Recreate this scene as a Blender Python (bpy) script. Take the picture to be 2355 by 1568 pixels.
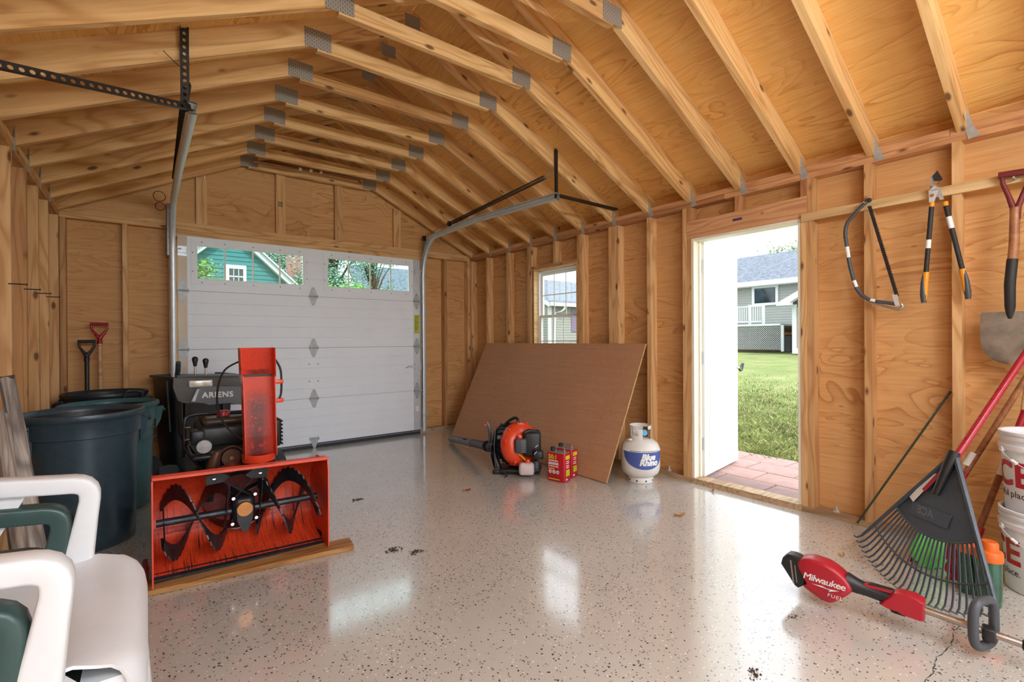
import bpy, bmesh, math, random
from mathutils import Vector, Matrix
random.seed(7)
for o in list(bpy.data.objects):
    bpy.data.objects.remove(o, do_unlink=True)
SC = bpy.context.scene
COL = SC.collection
PI = math.pi
def R(a): return math.radians(a)

# ---------------------------------------------------------------- camera
CAM_H = 1.16
yaw, pitch, roll = R(37.3712), R(-0.1883), R(-0.3324)
_f = Vector((math.sin(yaw)*math.cos(pitch), math.cos(yaw)*math.cos(pitch), math.sin(pitch)))
_r = Vector((math.cos(yaw), -math.sin(yaw), 0))
_u = _r.cross(_f)
_r2 = _r*math.cos(roll) + _u*math.sin(roll)
_u2 = _r2.cross(_f)
cam = bpy.data.cameras.new('camera')
cam.sensor_fit = 'HORIZONTAL'; cam.sensor_width = 36.0
cam.lens = 1099.914/2355*36.0
cam.clip_start = 0.05; cam.clip_end = 400
camo = bpy.data.objects.new('camera', cam); COL.objects.link(camo)
M = Matrix((_r2, _u2, -_f)).transposed().to_4x4()
M.translation = Vector((0, 0, CAM_H))
camo.matrix_world = M
SC.camera = camo

# ---------------------------------------------------------------- sky, sun, exposure
SC.view_settings.view_transform = 'Standard'
SC.view_settings.look = 'None'
SC.view_settings.gamma = 1.0
SC.view_settings.use_curve_mapping = False
SC.view_settings.exposure = 0.08
W = bpy.data.worlds.new('World'); SC.world = W; W.use_nodes = True
wn = W.node_tree.nodes; wl = W.node_tree.links
bg = wn['Background']
SKY_STRENGTH = 3.2
tc = wn.new('ShaderNodeTexCoord'); sx = wn.new('ShaderNodeSeparateXYZ')
cr = wn.new('ShaderNodeValToRGB')
wl.new(tc.outputs['Generated'], sx.inputs[0]); wl.new(sx.outputs['Z'], cr.inputs[0])
cr.color_ramp.elements[0].color = (0.93, 0.97, 1.0, 1); cr.color_ramp.elements[0].position = 0.0
cr.color_ramp.elements[1].color = (0.78, 0.89, 1.0, 1); cr.color_ramp.elements[1].position = 0.9
wl.new(cr.outputs[0], bg.inputs[0]); bg.inputs[1].default_value = SKY_STRENGTH

sun = bpy.data.lights.new('sun', 'SUN'); sun.energy = 3.8; sun.angle = R(2.5); sun.color = (1.0, 0.95, 0.87)
suno = bpy.data.objects.new('sun', sun); COL.objects.link(suno)
# the sun stands high behind the camera, nearly parallel to the side wall
sd = Vector((-0.10, -0.72, 0.95)).normalized()
suno.rotation_euler = sd.to_track_quat('Z', 'Y').to_euler()
suno.location = (0, -6, 12)

# ---------------------------------------------------------------- helpers
def lin(r, g, b):
    def c(x):
        x /= 255.0
        return x/12.92 if x <= 0.04045 else ((x+0.055)/1.055)**2.4
    return (c(r), c(g), c(b), 1.0)

class MB:
    """collects geometry, build() links it as ONE mesh object"""
    def __init__(s, off=(0, 0, 0)):
        s.v = []; s.f = []; s.off = Vector(off)
    def add(s, vs, fs):
        n = len(s.v)
        s.v += [tuple(v) for v in vs]
        s.f += [tuple(i+n for i in f) for f in fs]
        return s
    def box(s, x0, x1, y0, y1, z0, z1):
        vs = [(x, y, z) for z in (z0, z1) for y in (y0, y1) for x in (x0, x1)]
        return s.add(vs, [(0, 2, 3, 1), (4, 5, 7, 6), (0, 1, 5, 4), (2, 6, 7, 3), (0, 4, 6, 2), (1, 3, 7, 5)])
    def obox(s, c, a, b, d):
        """box from centre and three half-axis vectors"""
        c, a, b, d = map(Vector, (c, a, b, d))
        vs = [c+a*i+b*j+d*k for k in (-1, 1) for j in (-1, 1) for i in (-1, 1)]
        return s.add(vs, [(0, 2, 3, 1), (4, 5, 7, 6), (0, 1, 5, 4), (2, 6, 7, 3), (0, 4, 6, 2), (1, 3, 7, 5)])
    def bar(s, p, q, w, h, up=(0, 0, 1)):
        p, q = Vector(p), Vector(q); d = (q-p).normalized(); up = Vector(up)
        if abs(d.dot(up)) > .98: up = Vector((0, 1, 0))
        a = d.cross(up).normalized(); b = a.cross(d).normalized()
        return s.obox((p+q)/2, (q-p)/2, a*w/2, b*h/2)
    def rbox(s, x0, x1, y0, y1, z0, z1, r=.01, n=3):
        """box with vertical rounded edges and a chamfered top and bottom"""
        r = min(r, (x1-x0)/2.01, (y1-y0)/2.01, (z1-z0)/2.01)
        def ring(ins, z):
            pts = []
            for (cx, cy, a0) in ((x1-r, y1-r, 0), (x0+r, y1-r, 90), (x0+r, y0+r, 180), (x1-r, y0+r, 270)):
                for i in range(n+1):
                    a = R(a0+90*i/n); pts.append((cx+(r-ins)*math.cos(a), cy+(r-ins)*math.sin(a), z))
            return pts
        e = r*.9; k = .3
        rings = [ring(e, z0), ring(e*k, z0+e*k), ring(0, z0+e), ring(0, z1-e), ring(e*k, z1-e*k), ring(e, z1)]
        m = len(rings[0]); vs = sum(rings, []); fs = []
        for i in range(len(rings)-1):
            for j in range(m):
                a = i*m+j; b = i*m+(j+1) % m; fs.append((a, b, b+m, a+m))
        fs.append(tuple(reversed(range(m)))); fs.append(tuple(range((len(rings)-1)*m, len(rings)*m)))
        return s.add(vs, fs)
    def cyl(s, p, q, r, r2=None, n=14, caps=True):
        return s.tube([p, q], [r, r if r2 is None else r2], n, caps)
    def tube(s, pts, r, n=8, caps=True, closed=False):
        pts = [Vector(p) for p in pts]; m = len(pts)
        rs = r if isinstance(r, (list, tuple)) else [r]*m
        vs = []; prev = None
        for i, p in enumerate(pts):
            if closed: t = pts[(i+1) % m]-pts[i-1]
            else: t = pts[min(i+1, m-1)]-pts[max(i-1, 0)]
            t.normalize()
            if prev is None:
                a = Vector((0, 0, 1)) if abs(t.z) < .9 else Vector((1, 0, 0))
                u = t.cross(a).normalized()
            else:
                u = prev - t*prev.dot(t)
                u = u.normalized() if u.length > 1e-6 else t.orthogonal().normalized()
            prev = u; w = t.cross(u)
            for j in range(n):
                an = 2*PI*j/n; vs.append(p+(u*math.cos(an)+w*math.sin(an))*rs[i])
        fs = []
        for i in range(m if closed else m-1):
            for j in range(n):
                a = i*n+j; b = i*n+(j+1) % n; c = ((i+1) % m)*n
                fs.append((a, b, c+(j+1) % n, c+j))
        if caps and not closed:
            fs.append(tuple(reversed(range(n)))); fs.append(tuple(range((m-1)*n, m*n)))
        return s.add(vs, fs)
    def lathe(s, prof, c=(0, 0, 0), n=28, axis=(0, 0, 1), a0=0, a1=360):
        ax = Vector(axis).normalized(); u = ax.orthogonal().normalized()
        if abs(ax.z) > .99: u = Vector((1, 0, 0))
        w = ax.cross(u); c = Vector(c); full = abs(a1-a0) >= 359.9
        k = n if full else n+1; vs = []
        for (r, z) in prof:
            for j in range(k):
                an = R(a0+(a1-a0)*j/n); vs.append(c+ax*z+(u*math.cos(an)+w*math.sin(an))*max(r, 1e-5))
        fs = []
        for i in range(len(prof)-1):
            for j in range(n):
                a = i*k+j; b = i*k+(j+1) % k; fs.append((a, b, b+k, a+k))
        return s.add(vs, fs)
    def prism(s, pts, o=(0, 0, 0), u=(1, 0, 0), v=(0, 0, 1), t=.01):
        """2-D outline in the u,v plane at o, thickened by t along u x v"""
        o, u, v = Vector(o), Vector(u), Vector(v); n = u.cross(v).normalized(); m = len(pts)
        vs = [o+u*a+v*b for a, b in pts]+[o+u*a+v*b+n*t for a, b in pts]
        fs = [tuple(reversed(range(m))), tuple(range(m, 2*m))]
        for i in range(m): j = (i+1) % m; fs.append((i, j, j+m, i+m))
        return s.add(vs, fs)
    def sheet(s, grid, t):
        """grid[i][j] of points -> closed sheet of thickness t along the normal"""
        g = [[Vector(p) for p in row] for row in grid]; a = len(g); b = len(g[0])
        top = []
        for i in range(a):
            for j in range(b):
                d1 = g[min(i+1, a-1)][j]-g[max(i-1, 0)][j]; d2 = g[i][min(j+1, b-1)]-g[i][max(j-1, 0)]
                nn = d1.cross(d2); nn = nn.normalized() if nn.length > 1e-9 else Vector((0, 0, 1))
                top.append(g[i][j]+nn*t)
        vs = [p for row in g for p in row]+top; N = a*b; fs = []
        for i in range(a-1):
            for j in range(b-1):
                q = (i*b+j, i*b+j+1, (i+1)*b+j+1, (i+1)*b+j)
                fs.append(tuple(reversed(q))); fs.append(tuple(x+N for x in q))
        for j in range(b-1):
            fs.append((j, j+1, j+1+N, j+N)); k = (a-1)*b; fs.append((k+j+1, k+j, k+j+N, k+j+1+N))
        for i in range(a-1):
            fs.append(((i+1)*b, i*b, i*b+N, (i+1)*b+N)); k = b-1; fs.append((i*b+k, (i+1)*b+k, (i+1)*b+k+N, i*b+k+N))
        return s.add(vs, fs)
    def ball(s, c, r, n=10, sc=(1, 1, 1)):
        c = Vector(c); vs = [c+Vector((0, 0, -r*sc[2]))]; m = max(4, n//2)
        for i in range(1, m):
            ph = -PI/2+PI*i/m
            for j in range(n):
                th = 2*PI*j/n
                vs.append(c+Vector((r*sc[0]*math.cos(ph)*math.cos(th), r*sc[1]*math.cos(ph)*math.sin(th), r*sc[2]*math.sin(ph))))
        vs.append(c+Vector((0, 0, r*sc[2]))); fs = []
        for j in range(n): fs.append((0, 1+(j+1) % n, 1+j))
        for i in range(m-2):
            for j in range(n): a = 1+i*n+j; b = 1+i*n+(j+1) % n; fs.append((a, b, b+n, a+n))
        k = len(vs)-1; q = 1+(m-2)*n
        for j in range(n): fs.append((q+j, q+(j+1) % n, k))
        return s.add(vs, fs)
    def mesh(s, name, mat, smooth=50, recalc=True):
        me = bpy.data.meshes.new(name)
        me.from_pydata([tuple(Vector(v)-s.off) for v in s.v], [], s.f)
        if recalc:
            bm = bmesh.new(); bm.from_mesh(me)
            bmesh.ops.recalc_face_normals(bm, faces=bm.faces)
            bm.to_mesh(me); bm.free()
        if smooth:
            me.polygons.foreach_set('use_smooth', [True]*len(me.polygons))
            me.set_sharp_from_angle(angle=R(smooth))
        me.materials.append(mat)
        me.update()
        return me
    def build(s, name, mat, parent=None, smooth=50, label=None, recalc=True):
        o = bpy.data.objects.new(name, s.mesh(name, mat, smooth, recalc)); COL.objects.link(o)
        if parent is not None: o.parent = parent
        if label: o['label'] = label
        return o

def curve3(P, n=5):
    """smooth curve through the points"""
    out = []
    for i in range(len(P)-1):
        p0, p1, p2, p3 = P[max(0, i-1)], P[i], P[i+1], P[min(len(P)-1, i+2)]
        for j in range(n):
            t_ = j/n; out.append(tuple(.5*(2*p1[q]+(-p0[q]+p2[q])*t_+(2*p0[q]-5*p1[q]+4*p2[q]-p3[q])*t_*t_+(-p0[q]+3*p1[q]-3*p2[q]+p3[q])*t_**3) for q in range(len(p1))))
    return out+[tuple(P[-1])]
def tag(o, label, cat=None, group=None, kind=None):
    o['label'] = label
    if cat: o['category'] = cat
    if group: o['group'] = group
    if kind: o['kind'] = kind
    return o
def thing(name, label, cat, loc=(0, 0, 0), rotz=0.0, group=None, kind=None):
    o = bpy.data.objects.new(name, None); COL.objects.link(o)
    o.empty_display_size = .05; o.location = loc; o.rotation_euler = (0, 0, rotz)
    return tag(o, label, cat, group, kind)
def struct(name, label, cat):
    return thing(name, label, cat, kind='structure')
def place(mesh, name, parent, mw, label=None):
    o = bpy.data.objects.new(name, mesh); COL.objects.link(o)
    if parent is not None: o.parent = parent
    o.matrix_basis = mw
    if label: o['label'] = label
    return o
def copy_tree(o, parent=None):
    c = o.copy(); COL.objects.link(c); c.parent = parent
    for ch in list(o.children): copy_tree(ch, c)
    return c
def frame(o, x, y, z):
    m = Matrix((Vector(x), Vector(y), Vector(z))).transposed().to_4x4(); m.translation = Vector(o); return m

def text_geo(s, size, shear=0.0, spacing=1.0, align='CENTER', sub=0):
    """flat lettering as triangles in x,y"""
    cu = bpy.data.curves.new('lettering', 'FONT'); cu.body = s; cu.size = size; cu.shear = shear
    cu.space_character = spacing; cu.align_x = align; cu.align_y = 'CENTER'; cu.resolution_u = 3
    ob = bpy.data.objects.new('lettering', cu); COL.objects.link(ob)
    dg = bpy.context.evaluated_depsgraph_get()
    me = bpy.data.meshes.new_from_object(ob.evaluated_get(dg))
    bm = bmesh.new(); bm.from_mesh(me); bmesh.ops.triangulate(bm, faces=bm.faces)
    for _ in range(sub):
        bmesh.ops.subdivide_edges(bm, edges=[e for e in bm.edges if e.calc_length() > size*.12], cuts=1, use_grid_fill=False)
        bmesh.ops.triangulate(bm, faces=bm.faces)
    bm.verts.index_update()
    vs = [v.co.copy() for v in bm.verts]; fs = [tuple(v.index for v in f.verts) for f in bm.faces]
    bm.free(); bpy.data.objects.remove(ob); bpy.data.meshes.remove(me); bpy.data.curves.remove(cu)
    return vs, fs
def letters(name, s, size, o, u, v, mat, parent, shear=0.0, spacing=1.0, align='CENTER', fn=None, sub=0, label=None, bold=0.0):
    vs, fs = text_geo(s, size, shear, spacing, align, sub)
    m = MB(); o, u, v = Vector(o), Vector(u), Vector(v)
    reps = [(0, 0)] if not bold else [(0, 0)]+[(i*bold, j*bold) for i in (-1, 0, 1) for j in (-1, 0, 1) if i or j]
    n = u.cross(v)
    for k, (bx, by) in enumerate(reps):
        if fn: m.add([fn(p.x+bx, p.y+by, k*.00008) for p in vs], fs)
        else: m.add([o+u*(p.x+bx)+v*(p.y+by)+n*(k*.00008) for p in vs], fs)
    return m.build(name, mat, parent, smooth=0, label=label, recalc=False)

# ---------------------------------------------------------------- materials
def nodes(name):
    m = bpy.data.materials.new(name); m.use_nodes = True
    nt = m.node_tree; b = nt.nodes['Principled BSDF']
    return m, nt, b
def _obj_coord(nt, scale=(1, 1, 1), rnd=True):
    t = nt.nodes.new('ShaderNodeTexCoord'); mp = nt.nodes.new('ShaderNodeMapping')
    mp.inputs['Scale'].default_value = scale
    if rnd:
        oi = nt.nodes.new('ShaderNodeObjectInfo'); cx = nt.nodes.new('ShaderNodeVectorMath'); cx.operation = 'MULTIPLY'
        cb = nt.nodes.new('ShaderNodeCombineXYZ')
        for i in range(3): nt.links.new(oi.outputs['Random'], cb.inputs[i])
        nt.links.new(cb.outputs[0], cx.inputs[0]); cx.inputs[1].default_value = (37.3, 17.1, 23.7)
        ad = nt.nodes.new('ShaderNodeVectorMath'); ad.operation = 'ADD'
        nt.links.new(t.outputs['Object'], ad.inputs[0]); nt.links.new(cx.outputs[0], ad.inputs[1])
        nt.links.new(ad.outputs[0], mp.inputs[0])
    else:
        nt.links.new(t.outputs['Object'], mp.inputs[0])
    return mp.outputs[0]
def _noise(nt, vec, scale, detail=2.0, rough=.5, dist=0.0):
    n = nt.nodes.new('ShaderNodeTexNoise'); n.inputs['Scale'].default_value = scale
    n.inputs['Detail'].default_value = detail; n.inputs['Roughness'].default_value = rough; n.inputs['Distortion'].default_value = dist
    nt.links.new(vec, n.inputs['Vector']); return n.outputs['Fac']
def _ramp(nt, fac, stops, interp='LINEAR'):
    r = nt.nodes.new('ShaderNodeValToRGB'); r.color_ramp.interpolation = interp
    e = r.color_ramp.elements
    while len(e) > 1: e.remove(e[-1])
    e[0].position = stops[0][0]; e[0].color = stops[0][1]
    for p, c in stops[1:]:
        k = e.new(p); k.color = c
    nt.links.new(fac, r.inputs[0]); return r.outputs[0]
def _math(nt, op, a, b=None, c=None):
    m = nt.nodes.new('ShaderNodeMath'); m.operation = op
    for i, x in enumerate((a, b, c)):
        if x is None: continue
        if isinstance(x, (int, float)): m.inputs[i].default_value = x
        else: nt.links.new(x, m.inputs[i])
    return m.outputs[0]
def _mix(nt, fac, a, b, mode='MIX'):
    m = nt.nodes.new('ShaderNodeMix'); m.data_type = 'RGBA'; m.blend_type = mode
    for s, x in ((m.inputs[0], fac), (m.inputs[6], a), (m.inputs[7], b)):
        if isinstance(x, (int, float)): s.default_value = x
        elif isinstance(x, tuple): s.default_value = x
        else: nt.links.new(x, s)
    return m.outputs[2]
def _bump(nt, b, h, strength=.2, dist=.002):
    n = nt.nodes.new('ShaderNodeBump'); n.inputs['Strength'].default_value = strength; n.inputs['Distance'].default_value = dist
    nt.links.new(h, n.inputs['Height']); nt.links.new(n.outputs[0], b.inputs['Normal'])
BK = (0, 0, 0, 1); WH = (1, 1, 1, 1)

def plain(name, rgb, rough=.5, metal=0.0, var=.12, scale=6.0, bump=0.0, spec=.5, coat=0.0, trans=0.0):
    m, nt, b = nodes(name)
    vec = _obj_coord(nt)
    n = _noise(nt, vec, scale, 4.0, .6)
    c = lin(*rgb); dk = tuple(x*(1-var) for x in c[:3])+(1,); lt = tuple(min(1, x*(1+var)) for x in c[:3])+(1,)
    nt.links.new(_ramp(nt, n, [(.3, dk), (.7, lt)]), b.inputs['Base Color'])
    nt.links.new(_ramp(nt, _noise(nt, vec, scale*3, 3), [(.3, (max(0, rough-.06),)*3+(1,)), (.7, (min(1, rough+.06),)*3+(1,))]), b.inputs['Roughness'])
    b.inputs['Metallic'].default_value = metal
    b.inputs['Specular IOR Level'].default_value = spec
    b.inputs['Coat Weight'].default_value = coat
    b.inputs['Transmission Weight'].default_value = trans
    if bump: _bump(nt, b, _noise(nt, vec, scale*12, 3), bump, .002)
    return m

def lumber(name, light, mid, dark, knots=True, rough=.62):
    m, nt, b = nodes(name)
    vec = _obj_coord(nt, (1, 1, 1))
    mp = nt.nodes.new('ShaderNodeMapping'); mp.inputs['Scale'].default_value = (1.3, 22, 22); nt.links.new(vec, mp.inputs[0])
    g1 = _noise(nt, mp.outputs[0], 1.6, 4, .6, 1.2)
    mp2 = nt.nodes.new('ShaderNodeMapping'); mp2.inputs['Scale'].default_value = (.5, 4, 4); nt.links.new(vec, mp2.inputs[0])
    g2 = _noise(nt, mp2.outputs[0], 1.2, 2, .5, .5)
    rings = _math(nt, 'SINE', _math(nt, 'MULTIPLY', g2, 60.0))
    rings = _math(nt, 'MULTIPLY_ADD', rings, .5, .5)
    base = _ramp(nt, g1, [(.3, lin(*mid)), (.62, lin(*light))])
    base = _mix(nt, _math(nt, 'MULTIPLY', _math(nt, 'POWER', rings, 3.0), .55), base, lin(*dark))
    # each board its own tone
    oi = nt.nodes.new('ShaderNodeObjectInfo')
    tone = _ramp(nt, oi.outputs['Random'], [(0, (.70, .60, .52, 1)), (.22, (.88, .83, .78, 1)), (.5, (1, 1, 1, 1)), (1, (1.0, .95, .88, 1))])
    base = _mix(nt, 1.0, base, tone, 'MULTIPLY')
    if knots:
        mp3 = nt.nodes.new('ShaderNodeMapping'); mp3.inputs['Scale'].default_value = (4.4, 10.5, 10.5); nt.links.new(vec, mp3.inputs[0])
        vo = nt.nodes.new('ShaderNodeTexVoronoi'); vo.inputs['Scale'].default_value = 1.0; nt.links.new(mp3.outputs[0], vo.inputs['Vector'])
        sc = nt.nodes.new('ShaderNodeSeparateColor'); nt.links.new(vo.outputs['Color'], sc.inputs[0])
        pick = _math(nt, 'GREATER_THAN', sc.outputs[0], .3)
        k = _ramp(nt, vo.outputs['Distance'], [(.10, WH), (.135, (.45, .45, .45, 1)), (.19, BK)])
        base = _mix(nt, _math(nt, 'MULTIPLY', _math(nt, 'MULTIPLY', k, pick), .85), base, lin(92, 46, 20))
    nt.links.new(base, b.inputs['Base Color'])
    b.inputs['Roughness'].default_value = rough; b.inputs['Specular IOR Level'].default_value = .3
    _bump(nt, b, g1, .12, .002)
    return m

def plywood(name, light, mid, dark, lines=.68, rough=.6, sc=(.55, 2.1, 2.1), freq=42.0):
    """rotary-cut veneer: wandering contour lines along local x"""
    m, nt, b = nodes(name)
    vec = _obj_coord(nt, (1, 1, 1))
    mp = nt.nodes.new('ShaderNodeMapping'); mp.inputs['Scale'].default_value = sc; nt.links.new(vec, mp.inputs[0])
    n1 = _noise(nt, mp.outputs[0], 1.4, 3.0, .5, .9)
    saw = _math(nt, 'FRACT', _math(nt, 'MULTIPLY', n1, freq/3.2))
    s1 = _ramp(nt, saw, [(0, BK), (.45, (.06,)*3+(1,)), (.8, (.4,)*3+(1,)), (.95, WH), (1.0, BK)])
    amt = _ramp(nt, _noise(nt, mp.outputs[0], 1.1, 2), [(.38, (.12,)*3+(1,)), (.6, WH)])
    mp2 = nt.nodes.new('ShaderNodeMapping'); mp2.inputs['Scale'].default_value = (3.0, 90, 90); nt.links.new(vec, mp2.inputs[0])
    fine = _noise(nt, mp2.outputs[0], 1.0, 3, .6)
    blot = _noise(nt, vec, 1.6, 3, .5)
    base = _ramp(nt, fine, [(.3, lin(*mid)), (.65, lin(*light))])
    base = _mix(nt, _ramp(nt, blot, [(.4, BK), (.7, (.35,)*3+(1,))]), base, lin(*mid))
    f = _math(nt, 'MULTIPLY', _math(nt, 'MULTIPLY', s1, amt), lines)
    base = _mix(nt, f, base, lin(*dark))
    # small plugs and splits
    mp3 = nt.nodes.new('ShaderNodeMapping'); mp3.inputs['Scale'].default_value = (2.2, 5.5, 5.5); nt.links.new(vec, mp3.inputs[0])
    vo = nt.nodes.new('ShaderNodeTexVoronoi'); vo.inputs['Scale'].default_value = 1.0; nt.links.new(mp3.outputs[0], vo.inputs['Vector'])
    s3 = nt.nodes.new('ShaderNodeSeparateColor'); nt.links.new(vo.outputs['Color'], s3.inputs[0])
    k = _math(nt, 'MULTIPLY', _ramp(nt, vo.outputs['Distance'], [(.03, WH), (.06, BK)]), _math(nt, 'GREATER_THAN', s3.outputs[1], .6))
    base = _mix(nt, _math(nt, 'MULTIPLY', k, .7), base, lin(105, 62, 28))
    oi = nt.nodes.new('ShaderNodeObjectInfo')
    base = _mix(nt, 1.0, base, _ramp(nt, oi.outputs['Random'], [(0, (.92, .9, .87, 1)), (1, WH)]), 'MULTIPLY')
    nt.links.new(base, b.inputs['Base Color'])
    b.inputs['Roughness'].default_value = rough; b.inputs['Specular IOR Level'].default_value = .3
    _bump(nt, b, fine, .06, .001)
    return m

MAT = {}
MAT['stud'] = lumber('stud_wood', (230, 188, 136), (216, 168, 114), (180, 124, 72))
MAT['rafter'] = lumber('rafter_wood', (236, 194, 138), (222, 172, 110), (184, 124, 66))
MAT['header'] = lumber('header_wood', (216, 166, 122), (200, 146, 102), (166, 110, 72))
MAT['ply_wall'] = plywood('wall_plywood', (226, 178, 122), (212, 158, 100), (170, 106, 54))
MAT['ply_roof'] = plywood('roof_plywood', (242, 194, 122), (230, 172, 94), (188, 118, 48), lines=.7)
MAT['ply_sheet'] = plywood('lauan_plywood', (200, 154, 118), (188, 140, 106), (156, 108, 78), lines=.35, sc=(2.4, .8, 1), freq=60)
MAT['edge_wood'] = lumber('pale_edge_wood', (236, 208, 160), (222, 188, 136), (190, 150, 100), knots=False)
MAT['sill'] = lumber('sill_wood', (196, 170, 138), (176, 148, 116), (140, 112, 84), knots=True)
MAT['plank'] = lumber('stained_plank', (196, 154, 102), (176, 122, 62), (128, 76, 30), knots=False)
MAT['grey_wood'] = lumber('weathered_wood', (196, 188, 180), (120, 108, 100), (56, 46, 42), knots=True, rough=.85)
MAT['handle_wood'] = lumber('handle_wood', (224, 184, 140), (206, 160, 112), (178, 124, 80), knots=False, rough=.4)
MAT['brown_wood'] = lumber('brown_handle_wood', (176, 122, 84), (154, 100, 66), (120, 72, 46), knots=False, rough=.35)
MAT['galv'] = plain('galvanised_steel', (212, 218, 224), .36, .35, .06, 30)
MAT['galv_dull'] = plain('dull_galvanised_steel', (176, 180, 182), .5, .35, .14, 40)
MAT['beige_metal'] = plain('beige_stile_metal', (186, 168, 148), .45, .2, .05, 8)
MAT['angle'] = plain('dark_angle_iron', (58, 54, 52), .5, .5, .2, 30)
MAT['white_door'] = plain('white_door_paint', (240, 246, 255), .45, 0, .02, 5)
MAT['white'] = plain('white_paint', (238, 238, 236), .45, 0, .02, 5)
MAT['cream'] = plain('cream_jamb_paint', (238, 230, 212), .5, 0, .05, 6)
MAT['red'] = plain('orange_red_enamel', (230, 72, 36), .32, 0, .07, 5, coat=.2)
MAT['red_dark'] = plain('worn_dark_red', (140, 40, 30), .45, 0, .25, 12)
MAT['tool_red'] = plain('tool_red_plastic', (172, 28, 44), .38, 0, .06, 8)
MAT['pole_red'] = plain('crimson_coated_pole', (160, 22, 42), .3, 0, .06, 8)
MAT['black'] = plain('black_plastic', (30, 31, 34), .42, 0, .15, 8)
MAT['black_metal'] = plain('black_steel', (38, 38, 40), .38, .3, .2, 10)
MAT['worn_steel'] = plain('worn_black_steel', (56, 58, 64), .4, .6, .35, 22)
MAT['rubber'] = plain('dark_rubber', (52, 58, 66), .7, 0, .12, 12)
MAT['panel'] = plain('brown_black_panel', (66, 56, 46), .4, 0, .08, 6)
MAT['grey_plastic'] = plain('grey_plastic', (104, 110, 118), .4, 0, .06, 6)
MAT['dark_grey'] = plain('dark_grey_plastic', (70, 74, 80), .45, 0, .08, 8)
MAT['chrome'] = plain('bright_metal', (214, 214, 214), .18, 1, .04, 12)
MAT['alu'] = plain('cast_aluminium', (166, 162, 158), .42, .8, .2, 20)
MAT['brass'] = plain('bronze_cap', (176, 116, 66), .35, .7, .15, 14)
MAT['brown_metal'] = plain('rusty_brown_metal', (98, 66, 50), .5, .5, .25, 16)
MAT['bin_black'] = plain('black_bin_plastic', (36, 42, 48), .42, 0, .12, 30, bump=.1)
MAT['can_dark'] = plain('blue_black_can_plastic', (54, 72, 82), .34, 0, .14, 40, bump=.12)
MAT['can_green'] = plain('green_can_plastic', (66, 108, 114), .4, 0, .1, 40, bump=.1)
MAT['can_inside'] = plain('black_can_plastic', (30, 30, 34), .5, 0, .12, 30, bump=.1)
MAT['chair_white'] = plain('white_resin', (222, 224, 228), .42, 0, .03, 10)
MAT['chair_green'] = plain('dark_green_resin', (48, 72, 70), .36, 0, .08, 12)
MAT['tank_white'] = plain('cylinder_white_paint', (226, 222, 216), .38, 0, .03, 6)
MAT['label_blue'] = plain('blue_label', (70, 92, 160), .5, 0, .08, 14)
MAT['label_white'] = plain('white_label', (240, 240, 240), .55, 0, .02, 8)
MAT['label_yellow'] = plain('yellow_label', (226, 196, 40), .5, 0, .04, 8)
MAT['label_green'] = plain('yellow_green_label', (190, 190, 40), .5, 0, .04, 8)
MAT['ink'] = plain('black_ink', (36, 34, 34), .6, 0, .05, 8)
MAT['stamp'] = plain('faded_ink_stamp', (96, 66, 44), .7, 0, .1, 30)
MAT['valve_blue'] = plain('blue_valve_plastic', (84, 170, 220), .4, 0, .05, 8)
MAT['can_red'] = plain('red_tin', (188, 26, 40), .32, 0, .04, 6)
MAT['tin'] = plain('tin_top', (190, 192, 196), .3, .85, .05, 20)
MAT['orange'] = plain('orange_plastic', (232, 104, 28), .45, 0, .05, 8)
MAT['bottle_green'] = plain('dark_green_bottle', (38, 84, 62), .25, 0, .25, 12, coat=.3)
MAT['lime'] = plain('lime_green_bag', (92, 190, 60), .4, 0, .25, 9)
MAT['bucket'] = plain('white_bucket_plastic', (234, 236, 240), .4, 0, .02, 6)
MAT['tank_milky'] = plain('milky_tank_plastic', (214, 196, 196), .4, 0, .06, 9)
MAT['yellow'] = plain('yellow_plastic', (222, 190, 30), .4, 0, .05, 8)
MAT['lopper_orange'] = plain('amber_plastic', (232, 152, 34), .4, 0, .05, 8)
MAT['spade'] = plain('muddy_spade_steel', (140, 126, 112), .7, .25, .3, 14, bump=.3)
MAT['spade_red'] = plain('maroon_painted_wood', (112, 34, 38), .5, 0, .2, 10)
MAT['rake'] = plain('charcoal_rake_plastic', (66, 76, 88), .42, 0, .1, 40, bump=.1)
MAT['green_rod'] = plain('dark_green_fibreglass', (52, 66, 46), .5, 0, .1, 10)
MAT['steel_tube'] = plain('brushed_steel_tube', (176, 172, 170), .3, .95, .05, 12)
MAT['dirt'] = plain('dirt_clump', (70, 56, 44), .9, 0, .4, 60)
MAT['leaf_dry'] = plain('dry_leaf', (190, 150, 104), .8, 0, .2, 40)
MAT['badge'] = plain('purple_badge', (88, 60, 110), .5, 0, .1, 30)
MAT['lens'] = plain('clear_headlight_lens', (222, 218, 208), .2, .15, .25, 30)
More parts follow.
